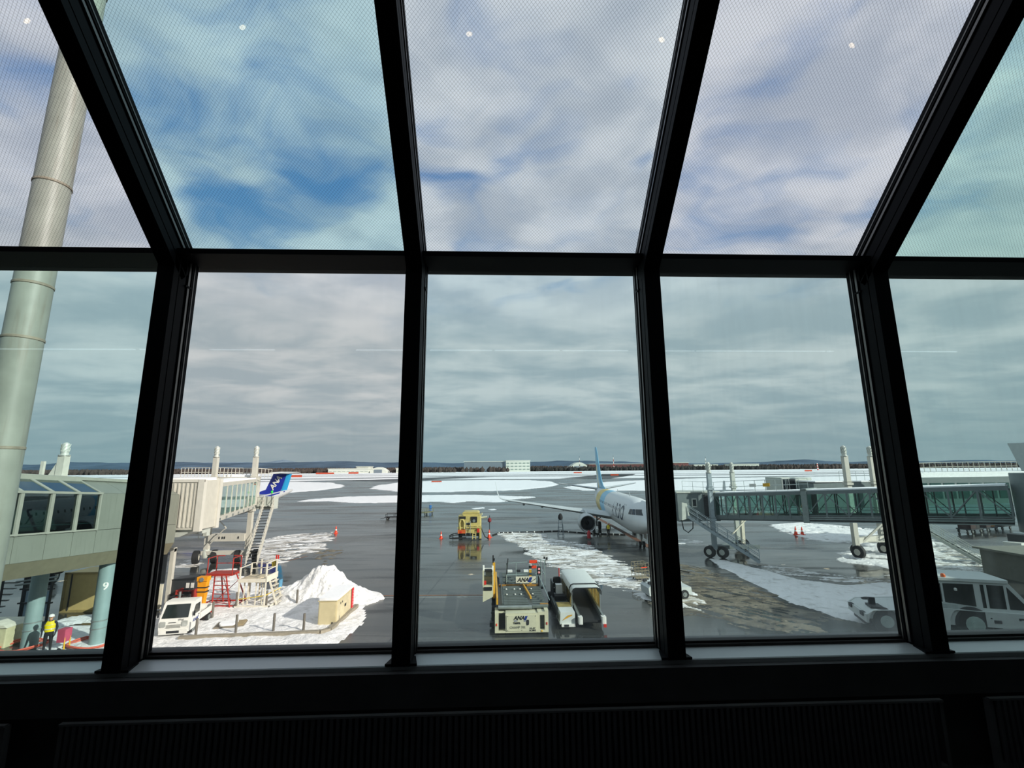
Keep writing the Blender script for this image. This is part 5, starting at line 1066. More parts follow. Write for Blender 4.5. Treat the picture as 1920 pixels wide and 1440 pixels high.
MB().cyl((3.3, 31.2, 2.6), (3.35, 31.2, 3.0), .02).box(3.2, 3.3, 31.15, 31.25, 2.98, 3.12).box(3.36, 3.46, 31.15, 31.25, 2.93, 3.07).wbuild('flood_lamps', black, t)
# operator stand on the left
MB().prism([(-.64, 1.36), (-.10, 1.62), (-.06, 1.66), (-.06, 2.24), (-.64, 2.24)], 27.7, 28.6, 'y').wbuild('operator_box', lc, t)
MB().box(-.58, -.12, 27.66, 27.7, 1.98, 2.16).wbuild('console_slot', dark, t); MB().box(-.66, -.58, 27.68, 28.6, 2.24, 3.05).box(-.10, -.04, 27.68, 28.6, 2.24, 2.95).wbuild('side_plate', lc, t)
MB().box(-.58, -.10, 28.1, 28.5, 2.30, 2.62).wbuild('seat', mat('seat_tan', '#8b8570', .6), t); MB().box(-.50, -.14, 28.2, 28.5, 2.62, 2.95).wbuild('control_panel', steel, t); MB().box(-.55, -.10, 28.0, 28.4, 2.9, 3.0).wbuild('canopy_edge', black, t); MB().box(-.58, -.45, 27.7, 27.8, 2.28, 2.48).wbuild('red_button_box', red, t)
MB().cyl((-.62, 27.9, 3.0), (-.62, 27.9, 3.3), .06, n=8).cyl((-.62, 27.9, 3.12), (-.1, 27.9, 3.12), .02).wbuild('guard_hoop', white_paint, t)
mp = MB().box(-.08, .06, 28.3, 28.4, 1.4, 3.35).wbuild('mast', yb, t); MB().cyl((-.06, 28.35, 3.3), (-.06, 28.35, 3.75), .04).box(-.06, .04, 28.3, 28.42, 3.45, 3.58).wbuild('beacon_mast', black, t); MB().cyl((-.1, 28.2, 2.95), (-.1, 28.2, 3.2), .06).wbuild('work_lamp', white_paint, t)

# ================================================================== belt loader with canopy
t = thing('belt_loader', 'belt loader with white canopy beside the container loader', 'loader', (4.9, 30.5, 0)); cw = mat('canopy_white', '#c7ccc8', .4, var=.04); ch = mat('belt_grey', '#555a57', .5)
MB().rbox(3.60, 4.50, 27.2, 31.2, .42, .74, .08).wbuild('chassis', ch, t); MB().prism([(3.62, .30), (4.46, .30), (4.46, .92), (3.66, .92)], 27.1, 28.1, 'y').wbuild('front_box', cw, t); MB().prism([(3.75, .5), (4.05, .75), (4.3, .8), (4.3, .75)], 27.08, 27.1, 'y').wbuild('hazard_flash', yb, t)
MB().box(3.70, 4.46, 27.0, 27.12, .20, .34).wbuild('bumper', white_paint, t); MB().box(3.85, 4.1, 26.98, 27.0, .22, .32).wbuild('number_plate', dark, t)
for i in range(5): MB().box(3.66, 4.42, 28.15+i*.16, 28.27+i*.16, .92, .96).wbuild('hood_slat', mat('hood_ochre', '#8d7f4a', .6), t)
MB().box(3.62, 4.46, 28.1, 29.0, .74, .92).wbuild('hood', ch, t)
MB().rbox(3.85, 4.35, 31.2, 31.7, .9, 1.1, .1).wbuild('seat', black, t); MB().rbox(3.85, 4.35, 31.7, 31.85, 1.1, 1.75, .12, 'y').wbuild('backrest', black, t); MB().box(3.9, 4.3, 30.7, 31.1, .9, 1.5).wbuild('control_console', white_paint, t); MB().rbox(3.75, 4.4, 30.0, 30.6, .74, 1.0, .05).wbuild('footwell', black, t)
MB().box(3.70, 3.78, 30.8, 32.0, .5, 1.6).wbuild('side_guard', dark, t); MB().cyl((4.35, 31.9, 1.5), (4.45, 31.9, 1.9), .12, n=10).wbuild('lamp_can', white_paint, t)
def by(y): return .38 + (y-27.0)*.085
BM, BLn = frame_matrix((5.35, 27.0), (5.35, 34.6), .42, 1.05)
MB().box(-.55, .55, 0, BLn, 0, .10, BM).wbuild('belt', black, t); MB().box(-.70, -.55, .1, BLn, -.12, .26, BM).box(.55, .70, .1, BLn, -.12, .26, BM).wbuild('conveyor_side', ch, t); MB().box(-.72, -.62, .1, BLn, .26, .32, BM).box(.62, .72, .1, BLn, .26, .32, BM).wbuild('conveyor_rail', steel, t)
MB().rbox(4.62, 4.85, 26.85, 27.2, .35, .72, .05).rbox(5.90, 6.15, 26.85, 27.2, .35, .72, .05).wbuild('belt_end', white_paint, t); MB().box(5.98, 6.14, 26.8, 26.85, .2, .36).wbuild('rear_lamp', red, t)
arc = [(-.88, -.30), (-.88, -.12), (-.80, .02), (-.66, .08), (.66, .08), (.80, .02), (.88, -.12), (.88, -.30), (.83, -.30), (.83, -.13), (.76, -.02), (.64, .03), (-.64, .03), (-.76, -.02), (-.83, -.13), (-.83, -.30)]
for y0, y1, dz, k in ((28.0, 28.9, -.06, .97), (28.75, 32.6, 0, 1.0)):
    o = MB().prism([(5.32+x*k, 1.95+dz+z) for x, z in arc], y0, y1, 'y').wbuild('canopy', cw, t); MB().prism([(5.32+x*k*1.012, 1.95+dz+z*1.05) for x, z in arc], y0-.03, y0, 'y').wbuild('canopy_edge', dark, o)
for x in (4.50, 6.14):
    for y in (28.3, 30.4, 32.4): MB().cyl((x, y, .5), (x, y, 1.8), .03, n=6).wbuild('canopy_post', steel, t)
mesh_m = glass('mesh_curtain', (.62, .55, .38), refl=.3, film=.55, filmcol=(.42, .36, .18))
MB().box(4.49, 4.51, 28.4, 32.4, .75, 1.7).wbuild('side_curtain', mesh_m, t); MB().box(6.13, 6.15, 28.4, 32.4, .75, 1.7).wbuild('side_curtain', mesh_m, t)
for i in range(4): MB().box(6.15, 6.17, 28.6+i, 28.68+i, .75, 1.7).bar((6.16, 28.6+i, .8), (6.16, 29.5+i, 1.65), .03).wbuild('curtain_frame', yb, t)
for x in (3.72, 6.05):
    for y in (28.4, 32.6): wheel(t, Vector((x, y, .32))-t.location, (1, 0, 0), .32, .22, steel)
MB().box(3.7, 6.1, 27.4, 33.5, .25, .42).wbuild('underframe', dark, t); MB().cyl((4.5, 33.6, .5), (4.5, 33.6, 1.9), .03).cyl((4.5, 33.6, 1.2), (4.95, 33.6, 1.6), .03).wbuild('red_rail', red, t)
# ================================================================== yellow service unit
t = thing('service_unit', 'yellow ground air unit seen from behind, mirrored in the wet apron', 'service vehicle', (-3.1, 61.5, 0)); yu = mat('unit_yellow', '#b9a866', .5, var=.1, streak=.2)
MB().rbox(-1.42, 1.42, -1.2, 1.6, .75, 2.85, .12).build('body', yu, t); MB().rbox(-.95, 1.2, -.9, 1.5, 2.85, 3.32, .25, 'y').build('upper_hood', yu, t)
MB().box(-1.3, -.5, -1.25, -1.2, 2.45, 2.8).box(.15, .95, -1.28, -1.2, 2.05, 2.75).box(-.42, .05, -1.24, -1.2, 1.75, 2.0).build('vent', black, t); MB().cyl((.55, -1.32, 2.25), (.55, -1.2, 2.25), .18, n=14).build('fan', steel, t)
MB().tube([(-1.2, -1.3, 1.2), (-1.25, -1.35, 2.0), (-1.1, -1.35, 2.4), (-.8, -1.35, 2.4), (-.65, -1.35, 2.0), (-.68, -1.3, 1.3)], .12, 10).build('duct', yu, t)
for x in (-.45, .1): MB().cyl((x, -1.4, .5), (x, -1.35, 2.25), .035).build('ladder_rail', mat('ladder_silver', '#c9ccc4', .3, .6), t)
for z in (.8, 1.2, 1.6, 2.0): MB().cyl((-.45, -1.38, z), (.1, -1.38, z), .025).build('rung', steel, t)
for x in (.4, .8): MB().cyl((x, -1.75, .08), (x, -1.5, 1.0), .05).build('ladder_rail', yu, t)
for z in (.25, .5, .75): MB().cyl((.4, -1.65, z), (.8, -1.65, z), .04).build('rung', yu, t)
MB().box(-1.5, 1.5, -1.35, -1.2, 1.35, 1.5).box(.15, 1.0, -1.32, -1.2, 1.55, 1.65).build('ledge', yu, t); MB().box(-1.45, -.5, -1.4, -1.2, .75, 1.2).build('lamp_cluster', mat('cluster_orange', '#c25a24', .5), t); MB().box(-1.2, -.95, -1.43, -1.4, .8, 1.0).build('tail_lamp', red, t); MB().box(.95, 1.25, -1.40, -1.2, .85, 1.3).build('tail_lamp', red, t)
MB().box(-1.3, 1.3, -1.0, 2.2, .35, .75).build('chassis', dark, t); MB().cyl((1.4, -.6, 2.55), (2.2, -.6, 2.65), .13, n=10).cyl((1.5, -.6, 2.9), (1.52, -.6, 3.15), .1).build('side_duct', mat('duct_pale', '#b5b39a', .5), t)
for x in (-1.25, 1.25):
    for y in (-.4, 1.6): wheel(t, (x, y, .42), (1, 0, 0), .42, .3, steel)
MB().box(1.25, 1.5, -1.3, -1.1, .1, 1.6).build('corner_post', yu, t)
m_ = MB()
for dz in (0, .3): m_.tube([(-1.2, -1.0, .75-dz*.6), (-2.0, -1.2, .72-dz*.7), (-2.5, -1.3, .5-dz*.4), (-2.45, -1.6, .22), (-1.8, -1.7, .18+dz*.3), (-.4, -1.5, .2+dz*.3)], .06)
m_.build('hose', black, t); MB().box(-2.1, -2.0, -1.5, -1.4, .05, .75).build('hose_hook', black, t)
MB().tube([(1.3, -.8, 1.9), (1.6, -1.0, 1.0), (1.95, -1.2, .3), (2.4, -1.4, .08)], .06).build('cable', black, t)

# ================================================================== right: glass boarding bridge
RB = Vector((29.0, 40.0, 0)); bsh = mat('bridge_steel', '#646f70', .5, var=.06)
jb2 = thing('boarding_bridge', 'glass-walled grey boarding bridge leading to the white airliner', 'boarding bridge', RB)
BM2, BL2 = frame_matrix((36.45, 32.0), (23.15, 47.55), 4.73, 3.52)
def tunnel(parent, M, v0, v1, hw, H, npan, mt, gl, beam=.55, posts_m=None, snow=True, diag=True):
    MB().box(-hw, hw, v0, v1, 0, .12, M).box(-hw, -hw+.14, v0, v1, 0, beam, M).box(hw-.14, hw, v0, v1, 0, beam, M).wbuild('floor_beam', mt, parent)
    MB().box(-hw, hw, v0, v1, H-.30, H, M).wbuild('roof_beam', mt, parent)
    st = (v1-v0)/npan; pm_ = posts_m or mt
    for i in range(npan+1):
        v_ = v0+st*i
        for s_ in (-1, 1): MB().box(s_*hw-.05, s_*hw+.05, v_-.06, v_+.06, beam-.2, H-.28, M).wbuild('post', pm_, parent)
    for i in range(npan):
        a, b = v0+st*i+.07, v0+st*(i+1)-.07
        for s_ in (-1, 1):
            MB().box(s_*(hw-.05)-.008, s_*(hw-.05)+.008, a, b, beam, H-.32, M).wbuild('pane', gl, parent)
        if diag:
            p0, p1 = (b, a) if i % 2 else (a, b)
            for s_ in (-1, 1): MB().bar(M @ Vector((s_*(hw+.02), p0, beam)), M @ Vector((s_*(hw+.02), p1, H-.3)), .07, .07).wbuild('diagonal', pm_, parent)
            MB().box(-hw+.25, -hw+.33, (a+b)/2-.04, (a+b)/2+.04, beam, H-.3, M).wbuild('inner_post', dark, parent)
    for h in (.95, 1.15): MB().box(-hw+.2, -hw+.24, v0, v1, h, h+.04, M).wbuild('inner_handrail', steel, parent)
    if snow: MB().box(-hw*.96, hw*.96, v0+.1, v1-.1, H, H+.10, M).wbuild('roof_snow', snowy, parent)
tunnel(jb2, BM2, 0, 12.4, 1.55, 2.62, 8, bsh, bglass)
tunnel(jb2, BM2, 12.6, BL2, 1.38, 2.60, 7, bsh, bglass, .5)
MB().box(-1.66, -1.40, 12.2, 12.65, -.1, 2.72, BM2).box(1.40, 1.66, 12.2, 12.65, -.1, 2.72, BM2).box(-1.66, 1.66, 12.2, 12.65, 2.60, 2.80, BM2).wbuild('portal_ring', mat('ring_grey', '#7b8684', .5), jb2)
for z in (-.02, .18, .36): MB().box(-1.62, -1.55, 0, 12.3, z, z+.07, BM2).wbuild('guide_rail', mat('ring_grey', '#7b8684', .5), jb2)
MB().box(-1.58, -1.54, 0, 12.3, .40, .48, BM2).box(-1.58, -1.54, 0, 12.3, .06, .17, BM2).wbuild('rail_gap', black, jb2)
# rotunda at the walkway end, cab at the aircraft end
MB().cyl((38.0, 30.4, 4.2), (38.0, 30.4, 8.2), 2.1, n=24).cyl((38, 30.4, 0), (38, 30.4, 4.2), .6, n=16).wbuild('rotunda', bsh, jb2)
MB().box(18.6, 22.9, 47.3, 50.2, 3.35, 6.15).wbuild('cab', bsh, jb2); MB().box(18.5, 23.0, 47.2, 50.3, 6.15, 6.3).wbuild('cab_roof', bgl, jb2)
cw_ = MB().box(20.05, 20.55, 47.22, 47.3, 4.75, 5.6).wbuild('cab_window_frame', bgl, jb2); MB().box(20.13, 20.47, 47.2, 47.23, 4.85, 5.5).wbuild('pane', glassd, cw_)
MB().box(21.3, 21.75, 47.2, 47.3, 3.7, 6.0).wbuild('cab_door', dark, jb2)
for i in range(2): MB().box(18.5-.28*(i+1), 18.5-.28*i-.06, 47.9+.05*i, 51.6, 3.5, 5.9-.06*i).wbuild('bellows_fold', mat('bellows_grey', '#6c7778', .7), jb2)
lift_column(jb2, 21.65-RB.x, 46.45-RB.y, .8, 8.15, .38, mat('post_bluegrey', '#93a0a6', .45), collar=(3.6, 6.6)); lift_column(jb2, 26.0-RB.x, 50.2-RB.y, .8, 8.15, .38, bgl, collar=(3.6, 6.6))
MB().box(21.4, 26.3, 46.6, 47.2, .75, 1.1).bar((21.65, 46.5, .95), (26.0, 50.2, .95), .4, .35).wbuild('bogie_beam', bsh, jb2)
for c in ((21.2, 46.6), (22.3, 46.2), (25.9, 49.8), (26.9, 50.8)): wheel(jb2, Vector((c[0], c[1], .55))-RB, (.76, .65, 0), .55, .42, bgl)
MB().bar((26.2, 49.4, 3.6), (25.9, 49.0, .9), .35, .3).bar((24.2, 47.8, 2.0), (26.2, 48.6, 3.3), .1).wbuild('bogie_leg', cream, jb2)
stair(jb2, Vector((19.3, 46.55, 3.95))-RB, Vector((24.5, 43.7, .12))-RB, .95, 17, mat('stair_grey', '#93a0a6', .5), black)
MB().prism([(18.5, 3.6), (19.3, 3.8), (19.1, 5.2), (18.6, 5.3)], 46.2, 46.9, 'y').wbuild('landing_panel', bgl, jb2)
MB().tube([(18.6, 46.6, 3.6), (18.7, 46.5, 2.7), (19.1, 46.4, 2.4), (19.6, 46.4, 2.8), (19.7, 46.5, 3.5)], .05).wbuild('hanging_cable', black, jb2)
rp = [BM2 @ Vector((-1.3, v_, 2.65)) - RB for v_ in (12.8, 16.5, BL2)] + [Vector((19.2, 47.3, 6.3))-RB]
railing(jb2, rp, 1.05, .95, mat('rail_thin', '#a7b1b0', .4, .3), .016)
rp = [BM2 @ Vector((1.3, v_, 2.65)) - RB for v_ in (12.8, 16.5, BL2)]
railing(jb2, rp, 1.05, .95, mat('rail_thin', '#a7b1b0', .4, .3), .016)
for v_, mt in ((15.2, yellow), (16.4, white_paint)): MB().box(-1.32, -1.28, v_, v_+.6, 3.1, 3.4, BM2).wbuild('notice_plate', mt, jb2)

# second bridge beyond
R2 = Vector((45, 48, 0)); jb3 = thing('boarding_bridge', 'far grey boarding bridge with white roof railing behind the glass bridge', 'boarding bridge', R2)
MB().prism([(33.4, 4.3), (59, 4.9), (59, 7.55), (42.5, 7.45), (42.5, 7.10), (33.4, 6.95)], 47.9, 51.0, 'y').wbuild('tunnel', bsh, jb3)
MB().box(33.6, 42.4, 47.9, 50.9, 7.08, 7.2).wbuild('roof_snow', snowy, jb3); MB().prism([(42.6, 7.45), (59, 7.55), (59, 8.05), (42.6, 8.0)], 48.4, 51.2, 'y').wbuild('roof_snow', snowy, jb3)
for x in (44.5, 46, 47.5, 49, 50.5, 52, 53.5, 55): MB().box(x, x+1.2, 47.86, 47.9, 5.3, 6.9).wbuild('pane', mat('tunnel_glass_dark', '#2e4a48', .15), jb3)
railing(jb3, [Vector((42.8, 48.3, 7.95))-R2, Vector((48, 48.3, 8.1))-R2, Vector((56.5, 48.3, 8.15))-R2], .95, .62, bw, .03)
railing(jb3, [Vector((36.5, 48.2, 7.2))-R2, Vector((42.0, 48.2, 7.2))-R2], 1.0, .9, mat('rail_thin', '#a7b1b0', .4, .3), .018)
lift_column(jb3, 35.25-R2.x, 45.5-R2.y, .8, 9.7, .44, bw, collar=(4.3, 7.0)); lift_column(jb3, 39.3-R2.x, 47.1-R2.y, .8, 9.7, .44, bw, collar=(4.3, 7.0))
MB().bar((35.25, 45.5, 1.6), (39.3, 47.1, 1.6), .5, .5).bar((36.0, 45.6, 1.4), (39.6, 45.4, 4.3), .16).bar((36.0, 45.9, 1.4), (39.9, 45.8, 1.4), .12).wbuild('bogie_beam', bw, jb3)
for c in ((35.0, 45.0), (35.6, 45.9), (39.0, 46.6), (39.7, 47.5)): wheel(jb3, Vector((c[0], c[1], .6))-R2, (.9, .3, 0), .6, .42, bw)
MB().box(31.9, 35.4, 51.0, 54.0, 4.4, 7.5).wbuild('cab', bgl, jb3); w3 = MB().box(31.95, 33.5, 50.92, 51.0, 5.9, 7.45).wbuild('cab_window_frame', white_paint, jb3); MB().box(32.05, 32.68, 50.88, 50.93, 6.0, 7.35).box(32.78, 33.4, 50.88, 50.93, 6.0, 7.35).wbuild('pane', glassd, w3)
MB().box(41.5, 43.2, 47.82, 47.88, 6.3, 6.8).wbuild('yellow_notice', yellow, jb3)
stair(jb3, Vector((40.6, 46.3, 3.9))-R2, Vector((43.9, 41.9, .1))-R2, .95, 16, bgl, dark)
MB().box(39.9, 41.2, 46.1, 47.6, 3.7, 3.85).wbuild('landing', bgl, jb3)

# tow tractor
t = thing('tow_tractor', 'large white aircraft tow tractor in the shade at lower right', 'tractor', (24.75, 25.3, .03), math.radians(-20)); tw = mat('tractor_white', '#c3c8c6', .4, var=.04, streak=.1)
TOPL = [(-4.6, .95), (-4.3, 1.16), (-2.0, 1.36), (-1.7, 1.50), (4.7, 1.42)]
def tlow(x):
    z = .38
    for cx, r in ((-3.75, .76), (0, 1.06)):
        if abs(x-cx) < r: z = max(z, .74+math.sqrt(r*r-(x-cx)**2)*.97)
    return z
xs_ = sorted(set([round(-4.6+i*.1, 3) for i in range(94)]+[p[0] for p in TOPL]))
for s_ in (-1, 1):                                  # flanks with round wheel openings
    m_ = MB(); rings = []
    for x in xs_:
        zt = float(np.interp(x, [p[0] for p in TOPL], [p[1] for p in TOPL])); zl = min(tlow(x), zt-.03)
        if x < -4.5: zl = max(zl, .55)
        rings.append([Vector((x, s_*1.34, zl)), Vector((x, s_*1.34, zt)), Vector((x, s_*1.22, zt)), Vector((x, s_*1.22, zl))])
    m_.loft(rings); m_.build('side_panel', tw, t, 30)
MB().prism([(-4.58, .7), (-4.56, .94), (-4.28, 1.14), (-2.0, 1.34), (-1.7, 1.48), (4.68, 1.40), (4.68, .7)], -1.22, 1.22, 'y').build('deck', tw, t); MB().box(-4.6, 4.5, -.75, .75, .3, .72).build('chassis', dark, t)
MB().box(-4.68, -4.56, -1.3, 1.3, .50, .92).build('front_bumper', tw, t)
for x, r_ in ((-3.75, .62), (0, .80)):
    for s_ in (-1, 1): wheel(t, (x, s_*1.05, r_), (0, 1, 0), r_, .5, mat('hub_pale', '#9fb0aa', .4), 26)
cabp = [(-2.0, 1.45), (-2.05, 2.65), (-1.85, 2.82), (1.55, 2.86), (1.75, 2.8), (2.75, 1.42)]
MB().prism(cabp, -1.05, 1.05, 'y').build('cabin', tw, t); MB().rbox(-2.15, 1.75, -1.12, 1.12, 2.82, 2.96, .15).build('roof', tw, t)
tg = mat('tractor_glass', '#16241f', .08, spec=.8)
for s_ in (-1, 1):
    for pts in ([(-1.92, 1.86), (-1.94, 2.62), (-1.10, 2.66), (-1.10, 1.76)], [(-1.0, 1.74), (-1.0, 2.67), (.28, 2.70), (.28, 1.62)], [(.55, 1.58), (.55, 2.7), (.70, 2.7), (.70, 1.58)], [(.82, 1.58), (.82, 2.7), (1.50, 2.7), (1.50, 1.58)], [(1.62, 1.58), (1.62, 2.66), (2.44, 1.58)]):
        MB().prism(pts, s_*1.05-.008, s_*1.05+.012*s_+.004, 'y').build('window', tg, t)
    MB().prism([(.45, .75), (.45, 1.46), (1.58, 1.46), (1.58, .75)], s_*1.34-.01, s_*1.34+.015, 'y').build('door', tw, t)
    MB().box(.75, 1.05, s_*1.355-.01, s_*1.355+.01, .95, 1.1).build('door_vent', dark, t)
    for x in (.62, 1.75): MB().box(x, x+.07, s_*1.35-.015, s_*1.35+.015, 1.15, 1.2).build('door_bolt', dark, t)
    MB().box(1.75, 2.15, s_*1.345-.01, s_*1.345+.01, 1.18, 1.26).build('name_plate', ink, t)
    MB().box(-1.45, -.6, s_*1.2-.1, s_*1.2+.1, 1.45, 1.72).build('locker', mat('locker_grey', '#a9b2b0', .5), t)
MB().lathe([(.10, 0), (.11, .08), (.07, .17), (.01, .18)], (-.85, -.9, 2.96), 12).build('beacon', mat('amber_lens', '#c4571a', .3), t); MB().lathe([(.06, 0), (.07, .1), (.02, .14)], (-.5, -1.1, 2.35), 10).build('work_lamp', white_paint, t)
for y in (-.8, .8): MB().rbox(-4.74, -4.58, y-.2, y+.2, .74, .95, .05, 'x').build('headlamp', dark, t)
MB().box(-4.3, -3.7, -1.0, -.2, 1.16, 1.26).box(-4.2, -3.9, -.5, -.35, 1.2, 1.6).build('tow_gear', dark, t); MB().bar((-3.2, -1.0, 1.36), (-2.2, -1.0, 1.42), .06).build('grab_rail', dark, t)

# hut at the right edge
t = thing('service_hut', 'low beige hut with flat roof behind the tow tractor', 'hut', (42.2, 36.4, 0)); hm = mat('hut_beige_shaded', '#6a6a60', .6, var=.08, streak=.3)  # beige darkened: the shade on the walls is put into this colour
MB().box(-2.2, 3.0, -1.8, 1.8, 0, 2.0).build('walls', hm, t); MB().box(-2.6, 3.2, -2.2, 2.0, 2.0, 2.14).build('roof', mat('hut_roof', '#77776c', .6), t)
for x in (-1.2, .2, 1.6): MB().box(x, x+.04, -1.83, -1.8, 0, 2.2).build('panel_joint', dark, t)
MB().lathe([(.28, 0), (.27, -.02), (.01, -.025)], (-.6, -1.8, 1.55), 18, 'y').build('round_sign', mat('sign_pink', '#8f5a5c', .5), t)
t = thing('baggage_tug', 'small dark baggage tractor at the right edge below the walkway', 'tractor', (53.6, 47.2, 0), .4)
MB().rbox(-1.3, 1.3, -.7, .7, .35, 1.0, .1).build('body', white_paint, t); MB().rbox(-.2, 1.2, -.65, .65, 1.0, 1.7, .08).build('cab', dark, t)
for x in (-.8, .8):
    for s_ in (-.65, .65): wheel(t, (x, s_, .32), (0, 1, 0), .32, .2, steel)
for i, (x, y) in enumerate(((62.5, 60.5), (66, 61.8), (69.5, 63.1))):
    t = thing('baggage_cart', ['loaded baggage cart nearest the lift post under the far bridge', 'middle loaded baggage cart under the far bridge', 'farthest right loaded baggage cart under the far bridge'][i], 'cart', (x, y, 0), .35, 'baggage carts under the far bridge')
    MB().box(-1.4, 1.4, -.8, .8, .45, .6).build('platform', dark, t); MB().rbox(-1.2, .1, -.7, .7, .6, 1.3, .1).build('load', mat('load_maroon', '#2f1c1c', .8), t); MB().rbox(.25, 1.2, -.6, .6, .6, 1.15, .1).build('load', [black, mat('load_amber', '#a06a20', .7), black][i], t)
    for a in (-1, 1):
        for s_ in (-.7, .7): wheel(t, (a, s_, .24), (0, 1, 0), .24, .12, steel, 12)

# ================================================================== apron odds and ends
cone_b = MB().box(-.2, .2, -.2, .2, 0, .04).mesh('base', orange)
cone_c = MB().lathe([(.15, .04), (.028, .72), (.0, .73)], n=14).mesh('body', orange); cone_s = MB().lathe([(.107, .30), (.108, .301), (.088, .42), (.087, .42)], n=14, cap=False).mesh('white_band', white_paint)
for (x, y), k, lab in zip([(-22.0, 67.4), (-6.75, 61.2), (-.64, 61.7), (39.1, 60.6), (39.75, 60.3)], (1.35, 1.25, 1.35, 1.45, 1.45), ['red traffic cone at the corner of the tracked snow patch', 'red traffic cone left of the yellow service unit', 'red traffic cone right of the yellow service unit', 'left one of two red cones below the glass bridge', 'right one of two red cones below the glass bridge']):
    t = thing('traffic_cone', lab, 'cone', (x, y, 0), random.uniform(0, 1), 'traffic cones'); t.scale = (k, k, k)
    link('base', cone_b, t); link('body', cone_c, t); link('white_band', cone_s, t)
t = thing('marker_post', 'dark red marker post beside the cone by the service unit', 'marker', (-.68, 70.2, 0))
MB().cyl((0, 0, 0), (0, 0, 1.9), .05).build('stem', dark, t); MB().lathe([(.05, .9), (.28, 1.05), (.26, 1.4), (.08, 1.6)], n=12).build('head', mat('dark_red', '#7a1d22', .5), t)
t = thing('fire_extinguisher', 'red wheeled fire extinguisher in front of the airliner engine', 'extinguisher', (11.75, 59.0, 0))
MB().lathe([(.05, .1), (.22, .15), (.22, .85), (.12, 1.0), (.05, 1.1)], n=14).build('bottle', mat('ext_red', '#a3232b', .4), t); MB().cyl((0, .2, .2), (0, .3, 1.15), .03).build('handle', dark, t)
for s_ in (-.25, .25): wheel(t, (s_, .1, .15), (1, 0, 0), .15, .06, steel, 12)
t = thing('stepladder', 'tall stepladder with a dark bundle on top under the airliner wing', 'ladder', (8.75, 62.6, 0)); alu = mat('alu_ladder', '#6d7880', .4, .5)
for s_ in (-1, 1):
    MB().cyl((s_*.35, -.55, 0), (s_*.22, -.08, 1.95), .035, n=6).build('front_rail', alu, t); MB().cyl((s_*.35, .55, 0), (s_*.22, .08, 1.95), .03, n=6).build('rear_rail', alu, t)
for i in range(6): f = (i+.6)/6.4; MB().cyl((-.35+.13*f, -.55+.47*f, 1.95*f), (.35-.13*f, -.55+.47*f, 1.95*f), .025, n=6).build('rung', alu, t)
MB().box(-.28, .28, -.18, .18, 1.93, 2.0).build('top_step', alu, t); MB().lathe([(.05, 2.0), (.26, 2.05), (.32, 2.3), (.25, 2.6), (.10, 2.8), (.01, 2.82)], n=12).build('bundle', blackc, t)
m_ = MB(); hp = [(-.2, 63.4, .06), (.6, 65.5, .05), (2.4, 65.7, .05), (5.5, 66.1, .05), (9.2, 66.5, .05), (12.3, 64.2, .05), (15, 63.2, .05), (17.2, 62.2, .05)]
ho = thing('hose', 'black banded hose running across the apron to the airliner', 'hose', hp[0]); HL = Vector(hp[0])
MB().tube([Vector(p)-HL for p in hp], .08, 8).build('tube', black, ho)
for a, b in zip(hp[1:], hp[2:]):
    a, b = Vector(a)-HL, Vector(b)-HL
    for i in range(3): c = a+(b-a)*(i/3); MB().cyl(c, c+(b-a).normalized()*.14, .085, n=8).build('white_band', white_paint, ho)
tag(MB().tube([(15.2, 45.0, .9), (14.6, 44.2, .1), (13.6, 43.4, .05), (12.9, 43.2, .05), (14.4, 42.6, .05), (15.6, 41.3, .05), (16.4, 40.2, .05)], .05).build('power_cable', black), 'black power cable lying under the airliner nose', 'cable')
def dolly(label, loc, rz, mt, cargo=None, L=2.4):
    t = thing('dolly', label, 'dolly', loc, rz)
    MB().box(-L/2, L/2, -.75, .75, .42, .52).build('bed', mt, t)
    for x in (-L/2+.05, 0, L/2-.05):
        for s_ in (-.7, .7): MB().cyl((x, s_, .5), (x, s_, 1.0), .04).build('stanchion', mt, t)
    for s_ in (-.7, .7): MB().cyl((-L/2, s_, 1.0), (L/2, s_, 1.0), .035).build('rail', mt, t)
    for x in (-L/2+.3, L/2-.3):
        for s_ in (-.6, .6): wheel(t, (x, s_, .22), (0, 1, 0), .22, .12, steel, 12)
    MB().cyl((-L/2, 0, .4), (-L/2-1.0, 0, .15), .04).build('drawbar', dark, t); return t
dolly('black empty dolly standing alone on the far apron', (-17.5, 84.3, 0), .05, blackc, L=2.9)
dolly('olive baggage dolly beside the worker in blue', (-13.2, 92.5, 0), 1.2, mat('dolly_olive', '#6d6a4a', .6), L=3.4)
t = thing('cage_trolley', 'wire cage trolley on the bright snow beside the window post', 'trolley', (11.55, 38.0, .05), .15); wm = mat('cage_wire', '#9a8f78', .4, .4)
MB().box(-.55, .55, -.4, .4, .18, .24).build('base', wm, t)
for x in (-.55, -.28, 0, .28, .55): MB().cyl((x, -.4, .2), (x, -.4, 1.3), .018, n=6).cyl((x, .4, .2), (x, .4, 1.3), .018, n=6).build('upright', wm, t)
for z in (.5, .75, 1.0, 1.3): MB().cyl((-.55, -.4, z), (.55, -.4, z), .016, n=6).cyl((-.55, .4, z), (.55, .4, z), .016, n=6).cyl((-.55, -.4, z), (-.55, .4, z), .016, n=6).cyl((.55, -.4, z), (.55, .4, z), .016, n=6).build('hoop', wm, t)
MB().box(-.1, .4, -.43, -.40, .95, 1.02).build('orange_strap', orange, t)
for x in (-.45, .45):
    for s_ in (-.35, .35): wheel(t, (x, s_, .09), (1, 0, 0), .09, .05, steel, 10)
t = thing('baggage_tractor', 'white low baggage tractor mostly hidden behind the window post', 'tractor', (11.75, 33.0, .03), .12)
